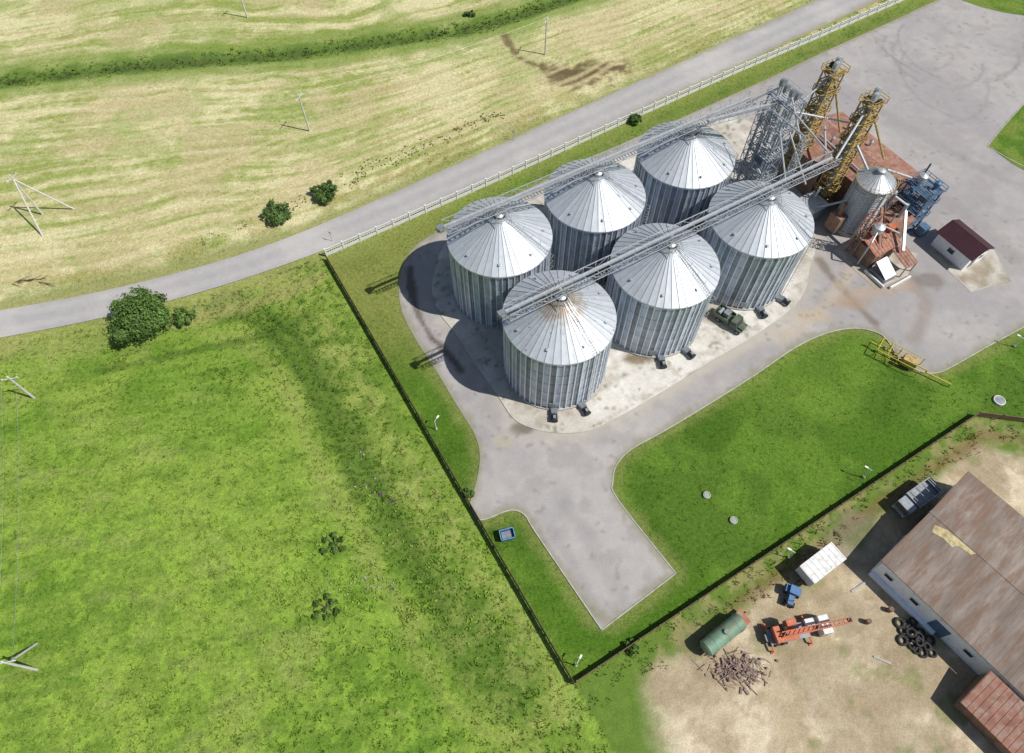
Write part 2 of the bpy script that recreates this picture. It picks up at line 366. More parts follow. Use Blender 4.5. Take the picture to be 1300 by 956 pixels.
    for qx, qy, r_ in ((1120, 800, 5), (900, 840, 4), (1000, 800, 4.5), (1060, 770, 3)):
        q = P(qx, qy); dt = mix(dt, A(152, 134, 106), sst(1.2, .5, np.hypot(x-q.x, y-q.y)/r_+(n2-.5)*1.2)*.55)
    for k, c in enumerate((hay, md, vg, ln, dt)):
        m = z == k; col[m] = c[m]
    return col, z, dd, n2, n3

# ------------------------------------------------------------------ terrain
X0, X1, Y0, Y1, DS = -140, 142, -16, 168, .42
gx = np.arange(X0, X1, DS); gy = np.arange(Y0, Y1, DS)
nx, ny = len(gx), len(gy)
GX, GY = np.meshgrid(gx, gy); fx, fy = GX.ravel(), GY.ravel()
gc, gz, gdd, gn2, gn3 = gcol(fx, fy)
amp = np.array([.08, .14, .1, .05, .05])[gz]
inA = pip(fx, fy, ASPH)
zz = -.015-amp*(gn3*.7+gn2*.6)
zz = np.where(inA, -.05, zz)
dh = np.where(gz == 0, sst(3.2, .2, gdd), 0); zz = zz-.5*dh
edge = np.minimum(np.minimum(fx-X0, X1-fx), np.minimum(fy-Y0, Y1-fy)); zz = np.where(edge < 4, zz-1.4*(1-edge/4), zz)
def terrain(name, k, mat):
    ii, jj = np.meshgrid(np.arange(nx-1), np.arange(ny-1)); a = (jj*nx+ii).ravel()
    zc, _ = zone(fx[a]+DS/2, fy[a]+DS/2); a = a[zc == k]
    q = np.stack([a, a+1, a+nx+1, a+nx], 1); used, inv = np.unique(q.ravel(), return_inverse=True)
    me = bpy.data.meshes.new(name); me.vertices.add(len(used))
    me.vertices.foreach_set('co', np.stack([fx[used], fy[used], zz[used]], 1).astype(np.float32).ravel())
    me.loops.add(len(inv)); me.loops.foreach_set('vertex_index', inv.astype(np.int32).ravel())
    me.polygons.add(len(a)); me.polygons.foreach_set('loop_start', np.arange(0, len(inv), 4, dtype=np.int32))
    me.update(calc_edges=True)
    at = me.color_attributes.new('Col', 'FLOAT_COLOR', 'POINT'); cc = np.ones((len(used), 4), np.float32); cc[:, :3] = gc[used]
    at.data.foreach_set('color', cc.ravel()); me.polygons.foreach_set('use_smooth', [True]*len(me.polygons))
    me.materials.append(mat); o = bpy.data.objects.new(name, me); C.objects.link(o); o['kind'] = 'structure'
terrain('hay_field', 0, M['hay']); terrain('meadow', 1, M['grass']); terrain('road_verge', 2, M['grass'])
terrain('lawn', 3, M['grass']); terrain('dirt_yard', 4, M['dirt'])
g = MB().poly([(-2500, -2500, -1.2), (2500, -2500, -1.2), (2500, 2500, -1.2), (-2500, 2500, -1.2)])
o = g.build('ground', pm('far fields', A(150, 165, 80), .95, 0, .3, .03)); o['kind'] = 'structure'

def sheet(name, poly, z, colf, mat, res=.6, thick=0):
    pts = [Vector((p[0], p[1])) for p in poly]
    ar = sum(a.x*b.y-b.x*a.y for a, b in zip(pts, pts[1:]+pts[:1]))
    if ar < 0: pts = pts[::-1]
    n = len(pts); px_ = np.array([p.x for p in pts]); py_ = np.array([p.y for p in pts])
    ax = np.arange(px_.min(), px_.max(), res); ay = np.arange(py_.min(), py_.max(), res)
    X, Y = np.meshgrid(ax, ay); X = X.ravel()+NR.uniform(-.2, .2, X.size)*res; Y = Y.ravel()+NR.uniform(-.2, .2, Y.size)*res
    m = pip(X, Y, pts); X, Y = X[m], Y[m]
    d = pdist(X, Y, pts+[pts[0]]); m = d > res*.45; X, Y = X[m], Y[m]
    vs = pts+[Vector((a, b)) for a, b in zip(X, Y)]
    r = delaunay_2d_cdt(vs, [], [list(range(n))], 1, 1e-5)
    V = np.array([(v.x, v.y) for v in r[0]]); fs = [tuple(f) for f in r[2]]
    me = bpy.data.meshes.new(name)
    me.from_pydata([(v[0], v[1], z) for v in V], [], fs)
    cc = np.ones((len(V), 4), np.float32); cc[:, :3] = colf(V[:, 0], V[:, 1])
    at = me.color_attributes.new('Col', 'FLOAT_COLOR', 'POINT'); at.data.foreach_set('color', cc.ravel())
    me.materials.append(mat); o = bpy.data.objects.new(name, me); C.objects.link(o); o['kind'] = 'structure'
    if thick:
        mb = MB(); q = [(p.x, p.y) for p in pts]
        for a, b in zip(q, q[1:]+q[:1]): mb.add([(a[0], a[1], z-thick), (b[0], b[1], z-thick), (b[0], b[1], z), (a[0], a[1], z)], [(0, 1, 2, 3)])
        e = mb.build(name+'_edge', M['con']); e['kind'] = 'structure'
    return o
def road_col(x, y):
    n1 = fbm(x*.1, y*.1, 4, 61); n3 = fbm(x*.9, y*.9, 3, 62)
    c = mix(np.tile(A(176, 173, 172), (len(x), 1)), A(192, 188, 184), sst(.35, .65, n1))
    dc = pdist(x, y, RC)
    c = mix(c, A(200, 196, 190), sst(.9, .3, np.abs(dc-1.4))*.35)
    c = mix(c, A(160, 154, 124), sst(2.7, 3.6, dc+(n3-.5)*1.4)*.8)
    return c
def yard_col(x, y):
    n1 = fbm(x*.07, y*.07, 4, 71); n2 = fbm(x*.3, y*.3, 4, 72); n3 = fbm(x*1.1, y*1.1, 3, 73)
    c = mix(np.tile(A(166, 162, 161), (len(x), 1)), A(184, 179, 175), sst(.35, .65, n1*.6+n2*.4))
    c = mix(c, A(152, 147, 144), sst(.55, .68, n2)*.4)
    dp = pdist(x, y, PAD+[PAD[0]]); c = mix(c, A(192, 184, 168), sst(3, .3, dp+(n2-.5)*3)*.4)
    for (qx, qy, r, k) in ((1190, 75, 9, .35), (1215, 60, 12, .35), (1165, 62, 7, .3), (1235, 100, 14, .3), (1150, 90, 16, .25), (1200, 45, 15.5, .3)):
        p = P(qx, qy); d = np.hypot(x-p.x, y-p.y)
        c = mix(c, A(126, 122, 122), sst(.45, .1, np.abs(d-r+(n1-.5)*2))*k*sst(.4, .55, vn(np.arctan2(y-p.y, x-p.x)*1.5, d*0, 5)+.15))
    for pl, w, colr, k in (([(1040, 330), (1075, 375), (1110, 410)], .5, (122, 108, 94), .7), ([(1150, 345), (1175, 385), (1160, 430)], 1.2, (148, 134, 120), .5), ([(1060, 385), (1100, 372), (1150, 362)], 1.2, (184, 152, 118), .4),
                           ([(990, 430), (1040, 395), (1090, 330)], 1.0, (194, 178, 154), .5), ([(700, 560), (800, 520), (900, 465), (1010, 400)], .9, (194, 186, 172), .5), ([(720, 640), (790, 760)], .7, (156, 152, 150), .4), ([(690, 650), (760, 780)], .7, (156, 152, 150), .4),
                           ([(1130, 250), (1200, 255), (1290, 330)], 1.6, (156, 150, 146), .5), ([(1090, 120), (1200, 190), (1300, 240)], 1.2, (156, 152, 150), .4)):
        q = cat(W(pl), 4, False); c = mix(c, A(*colr), sst(w+.5, w*.4, pdist(x, y, q)+(n2-.5)*1.2)*k)
    for (qx, qy, rr, colr) in ((664, 543, 1.9, (96, 82, 62)), (1085, 385, 3, (166, 146, 124)), (1180, 355, 2.5, (128, 120, 112)), (1030, 400, 3, (188, 172, 148)), (640, 560, 1.5, (190, 180, 156))):
        p = P(qx, qy); c = mix(c, A(*colr), sst(1.2, .5, np.hypot((x-p.x)/rr, (y-p.y)/rr*1.6)+(n2-.5)*1.2)*.7)
    q = cat(W([(520, 340), (524, 380), (545, 425), (560, 440), (585, 470)]), 4, False)
    c = mix(c, A(84, 72, 56), sst(.9, .3, pdist(x, y, q)+(n2-.5)*1.2)*.75)
    ck = np.abs(fbm(x*.22, y*.22, 3, 75)-.5); c = mix(c, A(128, 124, 118), sst(.006, .001, ck)*.5)
    da = pdist(x, y, ASPH[::2]+[ASPH[0]]); c = mix(c, A(146, 142, 112), sst(1.2, .1, da+(n3-.5)*1.8)*.65)
    return c
def pad_col(x, y):
    n1 = fbm(x*.15, y*.15, 4, 81); n2 = fbm(x*.5, y*.5, 4, 82); n3 = fbm(x*1.3, y*1.3, 3, 83)
    c = mix(np.tile(A(224, 220, 211), (len(x), 1)), A(202, 195, 183), sst(.35, .65, n1))
    c = mix(c, A(168, 157, 138), sst(.58, .72, n2)*.5)
    a = (x-A0.x)*E1.x+(y-A0.y)*E1.y; b = (x-A0.x)*E2.x+(y-A0.y)*E2.y
    for s_ in (a, b):
        d = np.abs((s_+.3) % 4.4-2.2); c = mix(c, A(146, 138, 120), sst(.25, .0, d)*.4)
    ck = np.abs(fbm(x*.35, y*.35, 3, 85)-.5); c = mix(c, A(110, 110, 72), sst(.012, .003, ck)*.7)
    p = P(812, 456); c = mix(c, A(118, 98, 66), sst(1.2, .5, np.hypot((x-p.x)/3.2, (y-p.y)/1.1)+(n2-.5)*1.2)*.85)
    p = P(905, 400); c = mix(c, A(130, 114, 88), sst(1.2, .4, np.hypot((x-p.x)/2.5, (y-p.y)/2.0)+(n2-.5)*1.4)*.7)
    return c
rp = cat(RU, 4, False)+cat(RL, 4, False)[::-1]
sheet('road', rp, .03, road_col, M['asphalt'], .8)
sheet('asphalt_yard', ASPH, .02, yard_col, M['asphalt'], .5)
sheet('concrete_pad', PAD, .14, pad_col, M['concrete'], .5, .15)
def lite(x, y):
    n = fbm(x*.5, y*.5, 3, 91); return mix(np.tile(A(200, 194, 182), (len(x), 1)), A(164, 152, 134), sst(.4, .65, n))
sheet('intake_apron', W([(1058, 318), (1090, 300), (1165, 322), (1152, 350), (1112, 368)]), .06, lite, M['concrete'], .7, .05)
sheet('house_apron', W([(1178, 318), (1205, 345), (1232, 371), (1284, 358), (1262, 318), (1215, 300)]), .06, lite, M['concrete'], .7, .05)
def lawn_col(x, y):
    n = fbm(x*.4, y*.4, 4, 92); return mix(np.tile(A(88, 122, 36), (len(x), 1)), A(118, 138, 58), sst(.4, .65, n))
sheet('lawn_island', cat(W([(1258, 180), (1262, 191), (1320, 222), (1390, 190), (1340, 108), (1300, 132)]), 4), .07, lawn_col, M['grass'], .6, .05)
sheet('lawn_corner', cat(W([(1212, -6), (1300, 20), (1400, 10), (1380, -40), (1260, -34)]), 4), .07, lawn_col, M['grass'], .8, .05)
mk = pm('kerb stone', (.4, .39, .36), .9, 0, .3, 1)
def kerb(pts):
    q = cat(W(pts), 4, False); mb = MB()
    for a, b in zip(q[:-1], q[1:]):
        if (b-a).length > .02: mb.bar((a.x, a.y, .04), (b.x, b.y, .04), .14, .12)
    o = mb.build('kerb', mk); o['kind'] = 'structure'
kerb([(597, 638), (603, 655), (614, 660), (640, 650), (655, 648), (668, 656), (680, 676), (764, 800), (764, 800), (858, 728), (858, 728), (784, 634), (778, 612), (783, 590), (802, 570), (840, 549), (900, 513), (960, 475), (1010, 441), (1050, 423), (1085, 417), (1115, 423), (1130, 437), (1139, 452), (1160, 468), (1187, 474), (1215, 462), (1250, 442), (1300, 415), (1420, 350)])
kerb([(1300, 132), (1258, 180), (1262, 191), (1320, 222)])

# ------------------------------------------------------------------ grass tufts and weeds
def tufts(name, label, cat_, n, accept, hgt, blades=7, spread=.3, cvar=.35, bright=1.0, seed=1):
    rs = np.random.RandomState(seed)
    x = rs.uniform(-118, 122, n); y = rs.uniform(-6, 150, n)
    k = np.abs(x) < 62+.45*y+8; x, y = x[k], y[k]
    c, z, dd, n2, n3 = gcol(x, y)
    keep = accept(x, y, z, n2, n3, dd, rs) & ~pip(x, y, ASPH) & (pdist(x, y, RC) > 3.9)
    x, y, c = x[keep], y[keep], c[keep]; m = len(x)
    zb = -.12 - np.where(z[keep] == 0, .45*sst(3.2, .2, dd[keep]), 0)
    h = hgt*rs.uniform(.5, 1.5, m)*(.6+.8*n2[keep])
    V = np.zeros((m, blades, 3, 3))
    ang = rs.uniform(0, 2*PI, (m, blades)); rr = rs.uniform(.2, 1, (m, blades))*spread*(h/hgt)[:, None]
    bx = x[:, None]+np.cos(ang)*rr*.5; by = y[:, None]+np.sin(ang)*rr*.5
    tx = x[:, None]+np.cos(ang)*rr*1.5; ty = y[:, None]+np.sin(ang)*rr*1.5
    w = .16*h[:, None]+.05; px_ = -np.sin(ang)*w; py_ = np.cos(ang)*w
    hz = h[:, None]*rs.uniform(.5, 1.1, (m, blades))
    V[:, :, 0] = np.stack([bx-px_, by-py_, np.broadcast_to(zb[:, None], bx.shape)], -1)
    V[:, :, 1] = np.stack([bx+px_, by+py_, np.broadcast_to(zb[:, None], bx.shape)], -1)
    V[:, :, 2] = np.stack([tx, ty, zb[:, None]+hz+.1], -1)
    cc = np.repeat(c*bright, blades, axis=0)*rs.uniform(1-cvar, 1+cvar, (m*blades, 1))
    o = fastmesh(name, V.reshape(-1, 3), 3, cc, M['leaf']); o['kind'] = 'stuff'; tag(o, label, cat_); return o
def near_sw(x, y): return pdist(x, y, SWALE) < 4
tufts('meadow_grass', 'tall rough grass and weeds over the green meadow left of the dark fence', 'grass', 95000,
      lambda x, y, z, n2, n3, dd, rs: (z == 1) & (rs.uniform(0, 1, len(x)) < .62+.3*near_sw(x, y)), .2, 6, .26, .25, 1.15, 3)
tufts('lawn_grass', 'short uneven grass of the lawns inside the fence', 'grass', 60000,
      lambda x, y, z, n2, n3, dd, rs: (z == 3) & (rs.uniform(0, 1, len(x)) < .6), .11, 6, .2, .22, 1.12, 5)
tufts('field_grass', 'loose hay and grass tufts across the mown field', 'grass', 70000,
      lambda x, y, z, n2, n3, dd, rs: (z == 0) & (rs.uniform(0, 1, len(x)) < .2+.5*(np.abs(y-yroad(x)) < 9)), .12, 5, .25, .25, 1.12, 6)
tufts('ditch_weeds', 'low green weeds along the ditch through the hay field', 'weeds', 70000,
      lambda x, y, z, n2, n3, dd, rs: (z == 0) & (dd < .8+n2*3.5) & (rs.uniform(0, 1, len(x)) < .6), .3, 7, .4, .3, 1.08, 7)
tufts('yard_weeds', 'weeds growing along the rusty fence and in the verge', 'weeds', 60000,
      lambda x, y, z, n2, n3, dd, rs: ((z == 2) & (rs.uniform(0, 1, len(x)) < .3)) | ((z == 4) & ((np.interp(x, f2x, f2y)-y) < 5*n2+1.2) & (rs.uniform(0, 1, len(x)) < .7)), .24, 7, .32, .3, 1.1, 8)
def patch(name, label, cat_, spots, col, h, seed):
    rs = np.random.RandomState(seed); VV = []; CC = []
    for (px_, py_, r, n) in spots:
        c = P(px_, py_); cb = rs.uniform(.85, 1.15)
        for i in range(n):
            a = rs.uniform(0, 2*PI); q = r*math.sqrt(rs.uniform(0, 1)); x = c.x+math.cos(a)*q; y = c.y+math.sin(a)*q
            hh = h*rs.uniform(.4, 1.2)
            for b in range(5):
                t = rs.uniform(0, 2*PI); s_ = hh*.36; d = np.array([math.cos(t), math.sin(t)])*s_; e = np.array([-d[1], d[0]])
                z0 = hh*rs.uniform(.2, .7)
                VV += [(x-d[0]-e[0], y-d[1]-e[1], z0-.15), (x+d[0]-e[0], y+d[1]-e[1], z0-.05), (x+d[0]+e[0], y+d[1]+e[1], z0+rs.uniform(-.05, .1)), (x-d[0]+e[0], y-d[1]+e[1], z0)]
                CC.append(np.array(col)*rs.uniform(.8, 1.2)*cb)
    o = fastmesh(name, np.array(VV), 4, np.array(CC), M['leaf']); o['kind'] = 'stuff'; tag(o, label, cat_)
rs = np.random.RandomState(12)
sp = [(rs.normal(cx, sx), rs.normal(cy, sy), rs.uniform(.2, .7), int(rs.uniform(4, 10))) for (cx, cy, sx, sy, n) in ((440, 680, 55, 26, 46), (400, 755, 45, 26, 44), (545, 700, 35, 45, 36), (590, 790, 40, 35, 40), (480, 800, 50, 30, 24), (330, 690, 45, 26, 20), (120, 790, 60, 50, 14), (640, 740, 16, 22, 8)) for _ in range(n)]
sp = [s_ for s_ in sp if s_[0] < 413+(s_[1]-327)*.578-22]
patch('leafy_weeds', 'small bright leafy weed clumps in the lower meadow', 'weeds', sp, A(160, 194, 80), .22, 2)
sp = [(rs.normal(cx, sx), rs.normal(cy, sy), rs.uniform(.2, .5), 2) for (cx, cy, sx, sy, n) in ((290, 385, 22, 8, 14), (480, 742, 16, 7, 22), (440, 745, 20, 8, 10), (130, 432, 24, 8, 8), (340, 430, 20, 20, 6), (470, 600, 14, 18, 6), (655, 735, 6, 14, 4)) for _ in range(n)]
patch('white_wildflowers', 'white wildflowers scattered in the meadow', 'flowers', sp, (.5, .54, .4), .18, 4)
sp = [(rs.normal(487, 10), rs.normal(630, 9), .25, 2) for _ in range(10)]
patch('purple_wildflowers', 'small purple wildflowers beside the fence trail', 'flowers', sp, (.22, .1, .26), .2, 4)

# ------------------------------------------------------------------ trees and bushes
def crown(name, lobes, nleaf, ls, col, parent, seed):
    rs = np.random.RandomState(seed); V = []; CC = []
    tot = sum(l[3]**2 for l in lobes)
    for (cx, cy, cz, r) in lobes:
        n = int(nleaf*r*r/tot); lc = rs.uniform(.8, 1.2)
        nc = max(5, int(r*r*9)); d = rs.normal(size=(nc, 3)); d /= np.linalg.norm(d, axis=1)[:, None]; d[:, 2] = np.abs(d[:, 2])*.9-.25
        cen = d*r*rs.uniform(.55, 1.05, (nc, 1)); cl = rs.uniform(.65, 1.35, nc)
        k = rs.randint(0, nc, n); off = rs.normal(size=(n, 3))*r*.17
        p = cen[k]+off+np.array([cx, cy, cz])
        nrm = (cen[k]/r+off/r*2+rs.normal(size=(n, 3))*.55); nrm /= np.linalg.norm(nrm, axis=1)[:, None]
        t = np.cross(nrm, rs.normal(size=(n, 3))); t /= np.linalg.norm(t, axis=1)[:, None]; b = np.cross(nrm, t)
        s_ = (ls*rs.uniform(.6, 1.3, n))[:, None]
        V.append(np.stack([p-t*s_, p-b*s_*.6, p+t*s_, p+b*s_*.6], 1).reshape(-1, 3))
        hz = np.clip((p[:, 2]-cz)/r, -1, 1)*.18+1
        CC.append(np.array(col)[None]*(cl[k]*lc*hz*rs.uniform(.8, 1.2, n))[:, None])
    return fastmesh(name, np.concatenate(V), 4, np.concatenate(CC), M['leaf'], parent)
def tree(name, label, cat_, px, py, r, h, n, col, seed, group=None, ls=.2):
    rr = random.Random(seed); p = P(px, py); t = root(name, label, cat_, (p.x, p.y, -.1), rr.uniform(0, 6), group)
    mb = MB(); mb.tube((0, 0, 0), (0.05, 0, h*.45), r*.07+.04, r*.045+.03, 9); lobes = [(0, 0, h-r*.85 if h > r*1.2 else h*.4, r*.72 if h > r*1.2 else h*.6)]
    k = 9 if r > 2 else 6
    for i in range(k):
        a = 2*PI*i/k+rr.uniform(-.3, .3); q = r*rr.uniform(.45, .75); z = h*rr.uniform(.3, .68); lr = min(r*rr.uniform(.3, .5), h*.6)
        lobes.append((q*math.cos(a), q*math.sin(a), max(z, lr*.6), lr))
        mb.tube((0, 0, h*.25), (q*.8*math.cos(a), q*.8*math.sin(a), z), r*.035+.02, .02, 6)
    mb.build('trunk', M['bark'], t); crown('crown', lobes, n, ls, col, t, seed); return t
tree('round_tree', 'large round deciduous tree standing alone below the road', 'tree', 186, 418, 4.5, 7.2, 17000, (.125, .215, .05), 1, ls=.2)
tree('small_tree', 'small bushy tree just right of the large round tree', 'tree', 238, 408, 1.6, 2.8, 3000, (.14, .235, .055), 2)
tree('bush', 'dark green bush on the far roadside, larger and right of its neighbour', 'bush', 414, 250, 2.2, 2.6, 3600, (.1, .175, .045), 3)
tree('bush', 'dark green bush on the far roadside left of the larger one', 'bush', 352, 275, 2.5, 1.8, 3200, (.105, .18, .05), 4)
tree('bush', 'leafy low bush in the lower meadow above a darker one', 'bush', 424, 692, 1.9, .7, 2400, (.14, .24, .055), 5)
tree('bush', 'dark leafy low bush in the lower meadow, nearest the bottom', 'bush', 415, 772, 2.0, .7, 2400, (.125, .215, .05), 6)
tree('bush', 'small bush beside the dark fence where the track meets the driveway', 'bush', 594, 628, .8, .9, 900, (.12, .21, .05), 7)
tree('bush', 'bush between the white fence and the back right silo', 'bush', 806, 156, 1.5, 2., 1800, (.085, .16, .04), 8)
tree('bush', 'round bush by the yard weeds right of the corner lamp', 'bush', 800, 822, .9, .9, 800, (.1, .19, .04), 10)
tree('bush', 'small dark bush in the ditch near the top of the field', 'bush', 596, 20, 1.2, 1.1, 1000, (.11, .18, .05), 11)
rs = np.random.RandomState(44)
sp = [(x_, 296-(x_-320)*.44+rs.normal(-14, 4), rs.uniform(.4, 1.2), int(rs.uniform(3, 6))) for x_ in np.concatenate([rs.uniform(430, 640, 70), rs.uniform(250, 430, 30)])]
patch('roadside_scrub', 'low continuous strip of scrub along the far road edge', 'scrub', sp, A(152, 160, 90), .24, 45)

# ------------------------------------------------------------------ fences
def run(pts, step):
    out = []
    for a, b in zip(pts[:-1], pts[1:]):
        n = max(1, round((b-a).length/step)); out += [a.lerp(b, i/n) for i in range(n)]
    return out+[pts[-1]]
def fence(name, label, cat_, pts, step, post_mb, panel_fn, pmat, panmat):
    q = run(pts, step); t = root(name, label, cat_, q[0]); p0 = None; shared = None
    for i, p in enumerate(q):
        if p0 is None: p0 = post_mb.build('post', pmat, t); o = p0
        else: o = p0.copy(); C.objects.link(o); o.parent = t
        d = (q[min(i+1, len(q)-1)]-q[max(i-1, 0)]); o.location = p-q[0]; o.rotation_euler = (0, 0, math.atan2(d.y, d.x))
    for a, b in zip(q[:-1], q[1:]):
        d = b-a; l = d.length
        if shared is None: o = panel_fn(l).build('panel', panmat, t); shared = (o, l)
        else: o = shared[0].copy(); C.objects.link(o); o.parent = t; o.scale = (l/shared[1], 1, 1)
        o.location = a-q[0]; o.rotation_euler = (0, 0, math.atan2(d.y, d.x))
    return t
def wpanel(l):
    mb = MB(); mb.box((l/2, 0, .35), (l-.16, .08, .65)); mb.box((l/2, 0, 1.6), (l-.16, .12, .16)); mb.box((l/2, 0, 1.1), (l-.16, .07, .1))
    n = 8
    for i in range(n): mb.box((.2+(l-.4)*i/(n-1), 0, 1.1), (.1, .07, .95))
    return mb
fence('white_fence', 'white openwork concrete fence running beside the road', 'fence', WF, 3., MB().box((0, 0, .88), (.24, .24, 1.8)).box((0, 0, 1.82), (.3, .3, .08)), wpanel, M['whitecon'], M['whitecon'])
def dpanel(l):
    mb = MB(); mb.box((l/2, 0, .65), (l-.1, .05, 1.1)); mb.box((l/2, .04, 1.1), (l-.1, .05, .07)); mb.box((l/2, .04, .3), (l-.1, .05, .07))
    for i in range(10): mb.box((.2+i*(l-.4)/9, -.035, .66), (.09, .025, 1.14))
    return mb
fence('dark_fence', 'long dark brown solid fence separating the meadow from the silo yard', 'fence', [FA+Vector((.4, -.5, 0)), FB], 3., MB().box((0, 0, .65), (.12, .12, 1.4)), dpanel, M['fence_dk'], M['fence_dk'])
fence('rusty_fence', 'rusty brown sheet fence between the lawn and the dirt yard', 'fence', [FB+Vector((.3, .15, 0)), FC, FE, FG], 3., MB().box((0, 0, .7), (.14, .14, 1.5)), dpanel, M['fence_rust'], M['fence_rust'])

# ------------------------------------------------------------------ silos
RS, HE, HA, NP = 7.35, 13.0, 16.9, 54
def silo_wall(seed):
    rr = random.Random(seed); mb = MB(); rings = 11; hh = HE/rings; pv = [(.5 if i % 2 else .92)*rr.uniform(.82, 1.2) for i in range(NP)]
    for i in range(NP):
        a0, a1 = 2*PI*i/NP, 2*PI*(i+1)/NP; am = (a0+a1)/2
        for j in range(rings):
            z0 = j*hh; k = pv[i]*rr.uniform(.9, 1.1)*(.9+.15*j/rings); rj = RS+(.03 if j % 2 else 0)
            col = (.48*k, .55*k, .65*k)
            p = lambda a, r, z: (r*math.cos(a), r*math.sin(a), z)
            nn = 3
            for q in range(nn):
                za = z0+hh*q/nn; zb = z0+hh*(q+.5)/nn; zc = z0+hh*(q+1)/nn
                mb.add([p(a0, rj, za), p(am, rj+.035, za), p(am, rj+.06, zb), p(a0, rj+.025, zb)], [(0, 1, 2, 3)], col)
                mb.add([p(am, rj+.035, za), p(a1, rj, za), p(a1, rj+.025, zb), p(am, rj+.06, zb)], [(0, 1, 2, 3)], col)
                mb.add([p(a0, rj+.025, zb), p(am, rj+.06, zb), p(am, rj+.035, zc), p(a0, rj, zc)], [(0, 1, 2, 3)], col)
                mb.add([p(am, rj+.06, zb), p(a1, rj+.025, zb), p(a1, rj, zc), p(am, rj+.035, zc)], [(0, 1, 2, 3)], col)
    return mb
def silo_stiff():
    mb = MB()
    for i in range(NP):
        a = 2*PI*i/NP; c, s_ = math.cos(a), math.sin(a)
        mb.box(((RS+.12)*c, (RS+.12)*s_, HE/2), (.16, .15, HE-.05), rz=a, col=(.74, .79, .85))
    return mb
def silo_roof(seed):
    rr = random.Random(seed+50); mb = MB(); NRF = 44; r0, r1 = RS+.3, .75; z0, z1 = HE-.08, HA
    levels = 5
    for i in range(NRF):
        a0, a1 = 2*PI*i/NRF, 2*PI*(i+1)/NRF; k0 = rr.uniform(.88, 1.04)
        for j in range(levels):
            ta, tb = j/levels, (j+1)/levels; ra, rb = r0+(r1-r0)*ta, r0+(r1-r0)*tb; za, zb = z0+(z1-z0)*ta, z0+(z1-z0)*tb
            k = k0*rr.uniform(.975, 1.025); col = (.5*k, .53*k, .56*k); am = (a0+a1)/2; dz = .02*(ra/r0)
            p = lambda a, r, z: (r*math.cos(a), r*math.sin(a), z)
            mb.add([p(a0, ra, za), p(am, ra, za-dz), p(am, rb, zb-dz*.8), p(a0, rb, zb)], [(0, 1, 2, 3)], col)
            mb.add([p(am, ra, za-dz), p(a1, ra, za), p(a1, rb, zb), p(am, rb, zb-dz*.8)], [(0, 1, 2, 3)], col)
        c, s_ = math.cos(a0), math.sin(a0)
        mb.bar((r0*c, r0*s_, z0+.03), (r1*c, r1*s_, z1+.03), .055, .08, col=(.38, .42, .46))
    mb.lathe([(r0, z0+.02), (r0+.02, z0-.22), (r0-.12, z0-.24)], NRF, colf=lambda i, j: (.55, .57, .6))
    return mb
